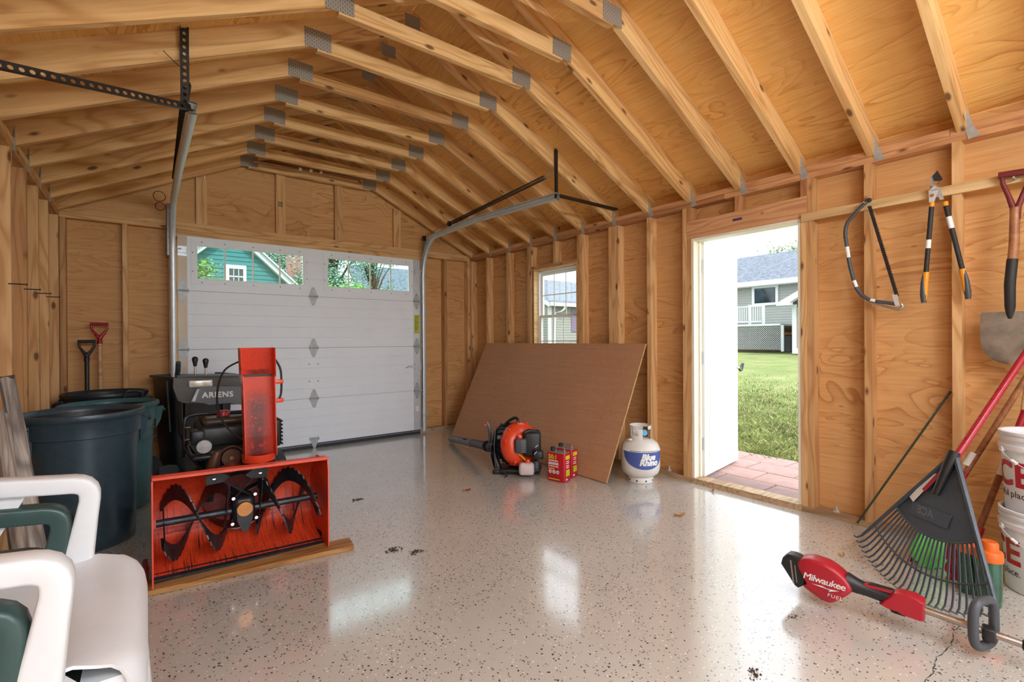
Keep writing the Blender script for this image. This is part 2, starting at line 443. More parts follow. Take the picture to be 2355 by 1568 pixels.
# ---------------------------------------------------------------- special materials
def mat_gusset():
    m, nt, b = nodes('gusset_plate_steel')
    vec = _obj_coord(nt, (1, 1, 1), rnd=False)
    sx_ = nt.nodes.new('ShaderNodeSeparateXYZ'); nt.links.new(vec, sx_.inputs[0])
    a = _math(nt, 'SINE', _math(nt, 'MULTIPLY', sx_.outputs[0], 2*PI/.0125))
    c = _math(nt, 'SINE', _math(nt, 'ADD', _math(nt, 'MULTIPLY', sx_.outputs[2], 2*PI/.022), _math(nt, 'MULTIPLY', sx_.outputs[0], 190.0)))
    slot = _math(nt, 'MULTIPLY', _math(nt, 'GREATER_THAN', a, .1), _math(nt, 'GREATER_THAN', c, -.25))
    base = _mix(nt, slot, lin(168, 160, 150), lin(128, 114, 100))
    nt.links.new(base, b.inputs['Base Color']); b.inputs['Metallic'].default_value = .35; b.inputs['Roughness'].default_value = .5
    _bump(nt, b, slot, .5, .002)
    return m
MAT['gusset'] = mat_gusset()

def mat_floor():
    m, nt, b = nodes('flaked_epoxy_floor')
    t = nt.nodes.new('ShaderNodeTexCoord'); vec = t.outputs['Object']
    wob = nt.nodes.new('ShaderNodeTexNoise'); wob.inputs['Scale'].default_value = 120; nt.links.new(vec, wob.inputs['Vector'])
    mixv = nt.nodes.new('ShaderNodeVectorMath'); mixv.operation = 'MULTIPLY_ADD'
    nt.links.new(wob.outputs['Color'], mixv.inputs[0]); mixv.inputs[1].default_value = (.006, .006, 0); nt.links.new(vec, mixv.inputs[2])
    vv = mixv.outputs[0]
    big = _noise(nt, vec, .9, 3, .55)
    base = _ramp(nt, big, [(.3, lin(198, 194, 186)), (.7, lin(212, 211, 206))])
    fine = _noise(nt, vec, 300, 2)
    base = _mix(nt, _math(nt, 'MULTIPLY', fine, .25), base, lin(182, 172, 158))
    dens = _noise(nt, vec, 2.2, 2)
    def flake(scale, thr, size, col, base, ch):
        v = nt.nodes.new('ShaderNodeTexVoronoi'); v.inputs['Scale'].default_value = scale; nt.links.new(vv, v.inputs['Vector'])
        s = nt.nodes.new('ShaderNodeSeparateColor'); nt.links.new(v.outputs['Color'], s.inputs[0])
        pick = _math(nt, 'GREATER_THAN', _math(nt, 'ADD', s.outputs[ch], _math(nt, 'MULTIPLY', dens, .5)), thr+.25)
        sz = _math(nt, 'MULTIPLY_ADD', s.outputs[(ch+1) % 3], size, size*.45)
        near = _math(nt, 'LESS_THAN', v.outputs['Distance'], sz)
        return _mix(nt, _math(nt, 'MULTIPLY', pick, near), base, col)
    base = flake(64, .66, .21, lin(44, 47, 52), base, 0)
    base = flake(110, .74, .24, lin(62, 64, 68), base, 1)
    base = flake(70, .88, .2, lin(240, 240, 240), base, 2)
    base = flake(120, .92, .26, lin(120, 108, 96), base, 0)
    # dirt along the left side of the room
    dm = _ramp(nt, _noise(nt, vec, 5, 5, .65), [(.52, BK), (.7, WH)])
    sp = nt.nodes.new('ShaderNodeSeparateXYZ'); nt.links.new(vec, sp.inputs[0])
    side = _ramp(nt, _math(nt, 'MULTIPLY_ADD', sp.outputs[0], -1.0, .6), [(.35, BK), (.9, WH)])
    base = _mix(nt, _math(nt, 'MULTIPLY', _math(nt, 'MULTIPLY', dm, side), .55), base, lin(112, 92, 74))
    nt.links.new(base, b.inputs['Base Color'])
    nt.links.new(_ramp(nt, _noise(nt, vec, 3, 4), [(.3, (.13,)*3+(1,)), (.7, (.26,)*3+(1,))]), b.inputs['Roughness'])
    b.inputs['Specular IOR Level'].default_value = .6
    b.inputs['Coat Weight'].default_value = 1.0; b.inputs['Coat Roughness'].default_value = .1; b.inputs['Coat IOR'].default_value = 1.62
    h = _math(nt, 'ADD', _noise(nt, vec, 14, 2), _math(nt, 'MULTIPLY', _noise(nt, vec, 60, 2), .25))
    _bump(nt, b, h, .14, .006)
    return m
MAT['floor'] = mat_floor()

def mat_glass(name, tint=(1, 1, 1), gloss=.05):
    m = bpy.data.materials.new(name); m.use_nodes = True; nt = m.node_tree
    for n in list(nt.nodes): nt.nodes.remove(n)
    out = nt.nodes.new('ShaderNodeOutputMaterial'); tr = nt.nodes.new('ShaderNodeBsdfTransparent'); gl = nt.nodes.new('ShaderNodeBsdfGlossy')
    gl.inputs['Roughness'].default_value = .02; mx = nt.nodes.new('ShaderNodeMixShader')
    nv = _noise(nt, _obj_coord(nt), 3, 2)
    nt.links.new(_ramp(nt, nv, [(.3, tuple(x*.97 for x in tint)+(1,)), (.7, tuple(tint)+(1,))]), tr.inputs[0])
    mx.inputs[0].default_value = gloss
    nt.links.new(tr.outputs[0], mx.inputs[1]); nt.links.new(gl.outputs[0], mx.inputs[2]); nt.links.new(mx.outputs[0], out.inputs[0])
    return m
MAT['glass'] = mat_glass('window_glass')
MAT['glass_green'] = mat_glass('greenish_door_glass', (.88, .98, .97), .04)

# ---------------------------------------------------------------- room shell
RX, LX, YB, YF = 3.48, -0.577, 5.49, -2.4      # inner stud faces
T, D4, D6 = .038, .089, .140                   # lumber sizes
PLT = 2.29                                     # top of wall plates
SL = .486; ANG = math.atan(SL); CXR = (RX+LX)/2

# floor slab
floor = MB().box(LX-.11, RX+.11, YF-.1, YB+.11, -.12, 0.0).build('floor', MAT['floor'], smooth=0)
tag(floor, 'glossy beige epoxy garage floor with dark flakes', 'floor', kind='structure')
cp = [(2.76, .447), (2.70, .441), (2.653, .437), (2.62, .428), (2.586, .432), (2.53, .442), (2.466, .437), (2.40, .428), (2.321, .436), (2.27, .445), (2.22, .44), (2.15, .431), (2.084, .436), (1.98, .44), (1.9, .43)]
g = []
pts = []
for i in range(len(cp)-1):
    for k in range(4):
        t = k/4; a, b_ = cp[i], cp[i+1]
        pts.append((a[0]+(b_[0]-a[0])*t, a[1]+(b_[1]-a[1])*t+random.uniform(-.004, .004)))
cm = MB()
for i in range(len(pts)-1):
    w0 = .0012+.0007*math.sin(i*1.7); p, q = pts[i], pts[i+1]; w1 = .0012+.0007*math.sin((i+1)*1.7)
    cm.add([(p[0], p[1]-w0, .0006), (p[0], p[1]+w0, .0006), (q[0], q[1]+w1, .0006), (q[0], q[1]-w1, .0006)], [(0, 1, 2, 3)])
cm.build('floor_crack', MAT['ink'], floor, smooth=0, label='thin dark crack in the floor')

_lum = {}
def lum_mesh(L, w, h, mat):
    k = (round(L, 4), w, h, mat)
    if k not in _lum: _lum[k] = MB().box(-L/2, L/2, -w/2, w/2, -h/2, h/2).mesh('lumber', MAT[mat], 0)
    return _lum[k]
def board(name, parent, c, L, w, h, x, y, mat='stud', label=None):
    """board of length L along x, width w along y, height h along x cross y"""
    x = Vector(x).normalized(); y = Vector(y).normalized(); z = x.cross(y)
    return place(lum_mesh(L, w, h, mat), name, parent, frame(c, x, y, z), label)
X_, Y_, Z_ = Vector((1, 0, 0)), Vector((0, 1, 0)), Vector((0, 0, 1))
def vstud(parent, x, y, z0, z1, wx, wy, name='stud', mat='stud'):
    return board(name, parent, (x, y, (z0+z1)/2), z1-z0, wx, wy, Z_, X_, mat)
_pan = {}
def panel(parent, c, lx, ly, x, y, t=.012, mat='ply_wall', name='plywood_panel'):
    k = (round(lx, 4), round(ly, 4), mat)
    if k not in _pan: _pan[k] = MB().box(-lx/2, lx/2, -ly/2, ly/2, -t/2, t/2).mesh('plywood_panel', MAT[mat], 0)
    x = Vector(x).normalized(); y = Vector(y).normalized()
    return place(_pan[k], name, parent, frame(c, x, y, x.cross(y)))

# ---- right wall -------------------------------------------------
wr = struct('wall_right', 'bare plywood and stud side wall with window and doorway', 'wall')
xs = RX+D4/2
DOOR = (1.37, 2.18, 1.96); WIN = (3.462, 4.155, .90, 1.94)
z0s = .038
for y in (5.082, 4.642):
    vstud(wr, xs, y, z0s, PLT-2*T, D4, T)
for y in (4.244, 4.206, 3.443, 3.405): vstud(wr, xs, y, z0s, PLT-2*T, D4, T)
for y in (3.024, 2.986, 2.948): vstud(wr, xs, y, z0s, PLT-2*T, D4, T)
vstud(wr, xs, 2.589, z0s, PLT-2*T, D4, T)
for y in (2.237, 2.199): vstud(wr, xs, y, z0s, PLT-2*T if y > 2.22 else 1.96, D4, T)
for y in (1.351, 1.313): vstud(wr, xs, y, z0s, PLT-2*T if y < 1.33 else 1.96, D4, T)
for y in (.995, .595, .189, -.217, -.624, -1.03, -1.436, -1.843, -2.25): vstud(wr, xs, y, z0s, PLT-2*T, D4, T)
# corner stud
vstud(wr, xs, 5.47, z0s, PLT-2*T, D4, T)
# plates
for zc in (PLT-T/2, PLT-1.5*T-.0015):
    Lh = (YB+D4-YF)
    for (a, b_) in (((YF, .62), (.622, 3.0), (3.002, YB+D4)) if zc > PLT-T else ((YF, 1.9), (1.902, YB+D4))):
        board('top_plate', wr, (xs, (a+b_)/2, zc), b_-a, D4, T, Y_, X_, 'header')
board('sill_plate', wr, (xs, (YB+D4+2.18)/2, T/2), YB+D4-2.18, D4, T, Y_, X_, 'sill')
board('sill_plate', wr, (xs, (YF+1.37)/2, T/2), 1.37-YF, D4, T, Y_, X_, 'sill')
# door header and cripples
board('header', wr, (RX+.022, (DOOR[0]+DOOR[1])/2, 1.96+.07), DOOR[1]-DOOR[0]+.076, .044, .14, Y_, X_, 'header')
board('header', wr, (RX+.067, (DOOR[0]+DOOR[1])/2, 1.96+.07), DOOR[1]-DOOR[0]+.076, .044, .14, Y_, X_, 'header')
for y in (2.199, 1.80, 1.351): vstud(wr, xs, y, 2.10, PLT-2*T, D4, T, 'cripple_stud', 'header')
# window framing
board('window_header', wr, (xs, (WIN[0]+WIN[1])/2+.0, 1.94+T/2), WIN[1]-WIN[0]+.064, D4, T, Y_, X_, 'header')
board('window_sill_board', wr, (xs, (WIN[0]+WIN[1])/2, .90-T/2), WIN[1]-WIN[0]+.064, D4, T, Y_, X_, 'stud')
for y in (3.80,): vstud(wr, xs, y, 1.94+T, PLT-2*T, D4, T, 'cripple_stud')
for y in (3.6, 4.0): vstud(wr, xs, y, z0s, .90-T, D4, T, 'cripple_stud')
# sheathing outside the studs
xp = RX+D4+.006; SEAM = 1.20; TOP = 2.36
def rpan(y0, y1, za, zb): panel(wr, (xp, (y0+y1)/2, (za+zb)/2), y1-y0, zb-za, Y_, Z_)
rpan(4.155, 5.58, 0, SEAM); rpan(4.155, 5.58, SEAM, TOP)
rpan(3.462, 4.155, 0, .90); rpan(3.462, 4.155, 1.94, TOP)
rpan(2.18, 3.462, 0, SEAM); rpan(2.18, 3.462, SEAM, TOP)
rpan(1.37, 2.18, 1.96, TOP)
rpan(.58, 1.37, 0, 1.1); rpan(.58, 1.37, 1.1, TOP)
rpan(-.95, .58, 0, 1.1); rpan(-.95, .58, 1.1, TOP)
rpan(-2.4, -.95, 0, 1.1); rpan(-2.4, -.95, 1.1, TOP)
# tool rail nailed over the studs
board('tool_rail', wr, (RX-.0095, (1.36-1.2)/2, 1.955), 2.56, .019, .05, Y_, X_, 'edge_wood', 'pale wooden rail nailed across the studs')
# anchor bolts on the sill
for y in (2.42, 1.18):
    m = MB(); m.cyl((xs, y, .038), (xs, y, .075), .006, n=8); m.cyl((xs, y, .042), (xs, y, .052), .012, n=6); m.cyl((xs, y, .038), (xs, y, .041), .02, n=12)
    m.build('anchor_bolt', MAT['galv'], wr)
# maker's badge on the door header
MB().box(RX-.0015, RX, 1.765, 1.835, 2.03, 2.048).build('header_badge', MAT['badge'], wr, 0, 'small purple badge on the header')
letters('grade_stamp', 'III', .03, (RX-.0012, 1.62, 2.045), (0, -1, 0), (0, 0, 1), MAT['stamp'], wr)
letters('grade_stamp', 'IIII', .035, (RX-.0012, 2.60, 1.38), (0, -1, 0), (0, 0, 1), MAT['stamp'], wr)
letters('grade_stamp', 'IIII', .03, (RX-.0012, 4.63, 1.36), (0, -1, 0), (0, 0, 1), MAT['stamp'], wr)

# ---- left wall --------------------------------------------------
wlft = struct('wall_left', 'bare stud side wall beside the trash cans', 'wall')
xl = LX-D4/2
LS = [5.44, 4.93, 4.52, 4.11, 3.70, 3.29, 2.88, 2.47, 2.06, 1.65, 1.24, .83, .42, .01, -.4, -.81, -1.22, -1.63, -2.04, -2.38]
for y in LS: vstud(wlft, xl, y, z0s, PLT-2*T, D4, T)
for zc in (PLT-T/2, PLT-1.5*T-.0015):
    for (a, b_) in (((YF, 2.1), (2.102, YB+D4)) if zc > PLT-T else ((YF, 3.6), (3.602, YB+D4))):
        board('top_plate', wlft, (xl, (a+b_)/2, zc), b_-a, D4, T, Y_, X_, 'stud')
board('sill_plate', wlft, (xl, (YF+YB+D4)/2, T/2), YB+D4-YF, D4, T, Y_, X_, 'sill')
for (a, b_) in ((3.14, 5.58), (.7, 3.14), (-1.74, .7), (-2.4, -1.74)):
    for (za, zb) in ((0, 1.2), (1.2, TOP)): panel(wlft, (LX-D4-.006, (a+b_)/2, (za+zb)/2), b_-a, zb-za, Y_, Z_)
for y, z in ((3.70, 1.475), (4.11, 1.482), (4.52, 1.49), (4.93, 1.497)):
    m = MB(); m.cyl((LX+.0005-.012, y-.0205, z), (LX+.06, y-.0205, z), .0035, n=6); m.cyl((LX+.058, y-.0205, z), (LX+.062, y-.0205, z), .006, n=8)
    m.build('wall_nail', MAT['ink'], wlft)

# ---- back wall --------------------------------------------------
wb = struct('wall_back', 'plywood end wall around the overhead garage door', 'wall')
yb = YB+D4/2
for x in (-.558, -.149, 3.108, 3.461): vstud(wb, x, yb, z0s, 2.21, T, D4)
for x in (.185, .223, 2.725, 2.763): vstud(wb, x, yb, 0, 2.145, T, D4)
board('top_plate', wb, (CXR, yb, PLT-T/2), RX-LX+.1, D4, T, X_, Y_, 'stud')
board('top_plate', wb, (CXR, yb, PLT-1.5*T-.0015), RX-LX+.1, D4, T, X_, Y_, 'stud')
board('door_header', wb, (1.474, yb, 2.178), 2.62, D4, .064, X_, Y_, 'stud')
board('sill_plate', wb, (-.2, yb, T/2), .75, D4, T, X_, Y_, 'sill')
board('sill_plate', wb, (3.13, yb, T/2), .7, D4, T, X_, Y_, 'sill')
ybp = YB+D4+.006
for (a, b_, za, zb) in ((-.67, .245, 0, PLT), (2.705, 3.58, 0, PLT), (.245, 2.705, 2.145, PLT)):
    panel(wb, ((a+b_)/2, ybp, (za+zb)/2), b_-a, zb-za, X_, Z_)
# gable: sheathing closer in, flat studs
ygs = YB+T+.008
def roof_under(x): return PLT-.03+(min(x-LX, RX-x))*SL+D6/math.cos(ANG)
for (a, b_) in ((-.67, .46), (.46, 1.45), (1.45, 2.44), (2.44, 3.58)):
    zt = [max(roof_under(a), PLT+.01), max(roof_under(b_), PLT+.01)]
    cxp, czp = (a+b_)/2, PLT
    m = MB().prism([(a-cxp+.001, 0), (b_-cxp-.001, 0), (b_-cxp-.001, zt[1]-czp), (a-cxp+.001, zt[0]-czp)], (0, 0, 0), (1, 0, 0), (0, 1, 0), .012).mesh('plywood_panel', MAT['ply_wall'], 0)
    place(m, 'plywood_panel', wb, frame((cxp, ygs+.012, czp), X_, Z_, X_.cross(Z_)))
for x in (.43, 1.133, 1.74, 2.44):
    z1 = min(roof_under(x)-D6-.02, 2.98)
    board('gable_stud', wb, (x, YB+.019, (PLT+z1)/2), z1-PLT, D4, T, Z_, X_, 'stud')
letters('grade_stamp', 'IIII', .07, (1.133, YB-.0012, 2.60), (0, 0, 1), (-1, 0, 0), MAT['ink'], wb, spacing=.9)
letters('grade_stamp', 'EWN', .03, (1.15, YB-.0013, 2.60), (0, 0, 1), (-1, 0, 0), MAT['ink'], wb) if False else None

# ---- unseen wall behind the camera, opened wide to let in more daylight ----------------------
wf = struct('wall_front', 'plywood end wall with a wide opening added for daylight, unseen behind the viewpoint', 'wall')
yfp = YF-D4-.006
for (a, b_, za, zb) in ((-.67, -.45, 0, PLT+.06), (3.35, 3.58, 0, PLT+.06), (-.45, 3.35, 2.2, PLT+.06)):
    panel(wf, ((a+b_)/2, yfp, (za+zb)/2), b_-a, zb-za, X_, Z_)
for (a, b_) in ((-.67, 1.45), (1.45, 3.58)):
    cxp = (a+b_)/2; zt = [max(roof_under(a), PLT+.1), max(roof_under(b_), PLT+.1)]
    m = MB().prism([(a-cxp, 0), (b_-cxp, 0), (b_-cxp, zt[1]-PLT-.06), (a-cxp, zt[0]-PLT-.06)], (0, 0, 0), (1, 0, 0), (0, 1, 0), .012).mesh('plywood_panel', MAT['ply_wall'], 0)
    place(m, 'plywood_panel', wf, frame((cxp, yfp+.006, PLT+.06), X_, Z_, X_.cross(Z_)))
for x in (-.558, -.47, 3.37, 3.46): vstud(wf, x, YF-D4/2, 0, PLT, T, D4)
for x in (.5, 1.45, 2.4): vstud(wf, x, YF-D4/2, 2.2, PLT, T, D4, 'cripple_stud')

# ---- roof: trusses and sheathing -----------------------------------
ceil = struct('ceiling', 'open gable roof of plywood sheathing on wooden trusses', 'ceiling')
ca, sa = math.cos(ANG), math.sin(ANG)
ZB = 2.26
XE = .10                                        # rafters run past the stud face
rl = (RX-CXR+XE)/ca
def rafter_mesh(side):
    """plumb-cut rafter, origin on its axis middle, local x up the slope"""
    x1 = CXR-LX+XE
    t = D6/ca
    lo0, hi0 = ZB-XE*SL, ZB-XE*SL+t
    P = [(-x1, lo0), (-.0005, ZB+(CXR-LX)*SL), (-.0005, ZB+(CXR-LX)*SL+t), (-x1, hi0)]
    c = Vector((-x1/2, 0, (lo0+ZB+(CXR-LX)*SL+t)/2))
    ex, ez = Vector((ca, 0, sa)), Vector((-sa, 0, ca))
    vs = []
    for yy in (-T/2, T/2):
        for (x, z) in P:
            d = Vector((x, 0, z))-c; vs.append((d.dot(ex), yy, d.dot(ez)))
    m = MB().add(vs, [(0, 1, 2, 3), (7, 6, 5, 4), (0, 4, 5, 1), (1, 5, 6, 2), (2, 6, 7, 3), (3, 7, 4, 0)])
    return m.mesh('rafter', MAT['rafter'], 0), c, ex, ez
rmesh, rc, rex, rez = rafter_mesh(0)
kx0, kx1 = LX+(2.903-ZB)/SL, RX-(2.903-ZB)/SL
ctop = 2.903+D4
cmesh = MB()
cl = (kx1-kx0)/2; tt = D4/SL
cmesh.add([(x, y, z) for y in (-T/2, T/2) for (x, z) in ((-cl+.08, -D4/2), (cl-.08, -D4/2), (cl-.08, D4/2), (-cl+.08, D4/2))],
          [(0, 1, 2, 3), (7, 6, 5, 4), (0, 4, 5, 1), (1, 5, 6, 2), (2, 6, 7, 3), (3, 7, 4, 0)])
cmesh = cmesh.mesh('collar_tie', MAT['rafter'], 0)
pm1 = MB().box(-.078, .078, -.001, .001, -.056, .056).mesh('gusset_plate', MAT['gusset'], 0)
pm2 = MB().box(-.055, .055, -.001, .001, -.045, .045).mesh('gusset_plate', MAT['gusset'], 0)
tm = MB()
tm.prism([(-.030, -.058), (.018, -.058), (.016, .10), (-.016, .10), (-.018, .0)], (-.0012, 0, 0), (0, 1, 0), (0, 0, 1), .0024)
for a, c_ in ((-.01, -.02), (.005, -.04), (-.015, -.045), (0, .06), (.006, .085)): tm.cyl((-.0035, a, c_), (.0035, a, c_), .004, n=6)
tie = tm.mesh('hurricane_tie', MAT['galv_dull'])
TRY = [5.045-.4064*k for k in range(19)]
IDM = Matrix.Identity(4)
for k, y in enumerate([5.445]+TRY):
    tr = bpy.data.objects.new('roof_truss', None); COL.objects.link(tr); tr.parent = ceil; tr.location = (0, y, 0)
    place(rmesh, 'rafter', tr, frame((CXR+rc.x, 0, rc.z), rex, Y_, rex.cross(Y_)))
    ex2 = Vector((-ca, 0, sa))
    place(rmesh, 'rafter', tr, frame((CXR-rc.x, 0, rc.z), ex2, -Y_, ex2.cross(-Y_)))
    place(cmesh, 'collar_tie', tr, Matrix.Translation((CXR, .0, 2.903+D4/2)))
    if y > -.3:
        for sx_, xx in ((-1, kx0+.085), (1, kx1-.085)):
            rz = Matrix.Rotation(random.uniform(-.03, .03), 4, 'Y')
            place(pm1, 'gusset_plate', tr, Matrix.Translation((xx, -T/2-.0011, 2.903+.065)) @ rz)
        place(pm2, 'gusset_plate', tr, Matrix.Translation((CXR, -T/2-.0011, ZB+(CXR-LX)*SL+.075)))
    if k > 0:
        place(tie, 'hurricane_tie', tr, Matrix.Translation((RX-.0015, -T/2-.012, 2.27)) @ Matrix.Rotation(R(-14), 4, 'X'))
        place(tie, 'hurricane_tie', tr, Matrix.Translation((LX+.0015, -T/2-.012, 2.27)) @ Matrix.Rotation(R(-14), 4, 'X'))
# sheathing 1.22 m courses laid along the roof
zr = ZB+(CXR-LX)*SL+D6/ca
for side in (-1, 1):
    ex = Vector((side*ca, 0, -sa)); n_ = Vector((side*sa, 0, ca))
    s0 = 0.0
    ltot = (RX-CXR+.16)/ca
    row = 0
    while s0 < ltot-.01:
        s1 = min(s0+1.219, ltot)
        y0 = YB+.16
        first = 1.6 if row % 2 else 2.44
        while y0 > YF-.15:
            y1 = max(y0-(first if first else 2.44), YF-.2); first = None
            c = Vector((CXR, (y0+y1)/2, zr))+ex*((s0+s1)/2)+n_*.0065
            panel(ceil, c, y0-y1, s1-s0, Y_, ex, mat='ply_roof', name='roof_panel')
            y0 = y1
        s0 = s1; row += 1
# eave blocking between rafters closes the top of the side walls
for xx, w_ in ((RX+.10, 1), (LX-.10, -1)):
    panel(ceil, (xx, (YF+YB)/2, 2.345), YB-YF+.2, .20, Y_, Z_, mat='ply_roof', name='eave_board')
# hollow brown curtain pole lying on the last collar ties
pole = thing('curtain_pole', 'brown wooden pole with shiny clips stored on the far trusses', 'pole', (0, 0, 0))
def prt(m, n, mat, p, **k): return m.build(n, MAT[mat], p, **k)
prt(MB().cyl((.84, 5.25, 2.915), (1.95, 5.25, 2.962), .013, n=10), 'rod', 'brown_wood', pole)
for x in (1.27, 1.376, 1.477):
    zc_ = 2.915+.047*(x-.84)/1.11; prt(MB().cyl((x-.014, 5.25, zc_), (x+.014, 5.25, zc_), .0155, n=10).ball((x, 5.234, zc_-.004), .011, 8), 'clip', 'label_white', pole)

# ---------------------------------------------------------------- window in the right wall
w1 = struct('window_1', 'white vinyl double hung window in the side wall', 'window')
ya, yb_, za, zb = WIN
xw = RX+.055
# pale rough-opening liner
m = MB()
m.box(RX+.001, RX+.115, ya, ya+.014, za, zb); m.box(RX+.001, RX+.115, yb_-.014, yb_, za, zb); m.box(RX+.001, RX+.115, ya+.014, yb_-.014, zb-.014, zb); m.box(RX+.001, RX+.115, ya+.014, yb_-.014, za, za+.014)
prt(m, 'window_lining', 'edge_wood', w1, smooth=0)
def sash(x, y0, y1, z0, z1, nm, vm, hm):
    w = .028
    m = MB(); m.box(x, x+.024, y0, y0+w, z0, z1); m.box(x, x+.024, y1-w, y1, z0, z1); m.box(x, x+.024, y0+w, y1-w, z0, z0+w); m.box(x, x+.024, y0+w, y1-w, z1-w, z1)
    s = prt(m, nm, 'white', w1, smooth=0)
    MB().box(x+.010, x+.014, y0+w, y1-w, z0+w, z1-w).build('pane', MAT['glass'], s, 0)
    for f in vm: prt(MB().box(x+.005, x+.0095, y0+w+(y1-y0-2*w)*f-.005, y0+w+(y1-y0-2*w)*f+.005, z0+w, z1-w), 'muntin', 'white', s, smooth=0)
    for f in hm: prt(MB().box(x+.0052, x+.0093, y0+w, y1-w, z0+w+(z1-z0-2*w)*f-.005, z0+w+(z1-z0-2*w)*f+.005), 'muntin', 'white', s, smooth=0)
fy0, fy1, fz0, fz1 = ya+.016, yb_-.016, za+.016, zb-.016
m = MB(); x0, x1 = xw+.0, xw+.058
m.box(x0, x1, fy0, fy0+.02, fz0, fz1); m.box(x0, x1, fy1-.02, fy1, fz0, fz1); m.box(x0, x1, fy0+.02, fy1-.02, fz0, fz0+.02); m.box(x0, x1, fy0+.02, fy1-.02, fz1-.02, fz1)
prt(m, 'window_frame', 'white', w1, smooth=0)
sash(xw+.031, fy0+.021, fy1-.021, 1.40, fz1-.021, 'upper_sash', (.34, .67), (.5,))
sash(xw+.004, fy0+.021, fy1-.021, fz0+.021, 1.428, 'lower_sash', (.36, .69), (.4,))

# ---------------------------------------------------------------- man door
d2 = struct('door_2', 'white side door standing open to the yard', 'door')
y0, y1, zt = DOOR
m = MB(); m.box(RX+.004, RX+.118, y1-.02, y1-.001, .04, zt-.001); m.box(RX+.004, RX+.118, y0+.001, y0+.02, .04, zt-.001); m.box(RX+.004, RX+.118, y0+.02, y1-.02, zt-.02, zt-.001)
prt(m, 'jamb', 'cream', d2, smooth=0)
m = MB(); m.box(RX+.07, RX+.083, y1-.033, y1-.02, .04, zt-.02); m.box(RX+.07, RX+.083, y0+.02, y0+.033, .04, zt-.02)
prt(m, 'door_stop', 'cream', d2, smooth=0)
m = MB(); m.box(RX+.0, RX+.12, y0, y1, 0.0, .038); m.add([(RX-.012, y0, 0), (RX-.012, y1, 0), (RX, y1, .036), (RX, y0, .036), (RX, y0, 0), (RX, y1, 0)], [(0, 1, 2, 3), (0, 3, 4), (1, 5, 2), (3, 2, 5, 4), (0, 4, 5, 1)])
prt(m, 'threshold', 'sill', d2, smooth=0)
hx, hy = RX+.125, 2.163; ex_, ey_ = 4.345, 2.272
dv = Vector((ex_-hx, ey_-hy, 0)); dl = dv.length; dv.normalize(); nv = Vector((-dv.y, dv.x, 0))
m = MB(); m.obox(Vector((hx, hy, 1.0))+dv*dl/2+nv*.0, dv*dl/2, nv*.02, (0, 0, .965))
leaf = prt(m, 'door_leaf', 'white', d2, smooth=0)
for (a, b_, za_, zb_) in ((.1, .34, .18, .75), (.42, .66, .18, .75), (.1, .34, .86, 1.72), (.42, .66, .86, 1.72)):
    for sgn in (-1, 1):
        m = MB(); c = Vector((hx, hy, (za_+zb_)/2))+dv*(a+b_)/2+nv*sgn*.021
        m.obox(c, dv*(b_-a)/2, nv*.003, (0, 0, (zb_-za_)/2)); prt(m, 'door_panel', 'white', leaf, smooth=0)
for z in (.3, 1.0, 1.75):
    prt(MB().cyl((RX+.122, y1-.022, z-.05), (RX+.122, y1-.022, z+.05), .007, n=8), 'hinge', 'galv_dull', d2)
e0 = Vector((hx, hy, .885))+dv*(dl-.03)-nv*.026
m = MB(); m.tube([e0, e0+dv*.05+Vector((0, 0, .002))], .010, 8); prt(m, 'latch_spindle', 'galv_dull', leaf)
c0 = e0+dv*.10
m = MB(); m.tube([c0+dv*a_+Vector((0, 0, b_)) for a_, b_ in ((-.05, -.012), (-.02, -.028), (.025, -.024), (.055, .018), (.062, .034), (.03, .036), (-.005, .012), (-.03, -.006))], .0085, 8, closed=True); prt(m, 'pull_loop', 'black', leaf)

# ---------------------------------------------------------------- overhead garage door
d1 = struct('door_1', 'white sectional overhead garage door with two window strips', 'door')
gy = 5.42                                       # inner face
GX0, GX1 = .232, 2.702
JZ = [.03, .535, 1.082, 1.636, 2.150]
def ribbed(x0, x1, z0, z1, n):
    """steel skin with pressed grooves, extruded along x"""
    pr = [(gy+.045, z0)]; h = (z1-z0)/n
    for i in range(n):
        a = z0+i*h; g_ = .004
        pr += [(gy+(.003 if i else 0), a), (gy, a+g_), (gy, a+h-g_), (gy+(.003 if i < n-1 else 0), a+h)]
    pr += [(gy+.045, z1)]
    m = MB(); k = len(pr); vs = [(x, y, z) for x in (x0, x1) for (y, z) in pr]
    fs = [(i, (i+1) % k, (i+1) % k+k, i+k) for i in range(k)]+[tuple(reversed(range(k))), tuple(range(k, 2*k))]
    return m.add(vs, fs)
WD = [(.363, 1.356), (1.571, 2.577)]; WZ = (1.732, 2.088)
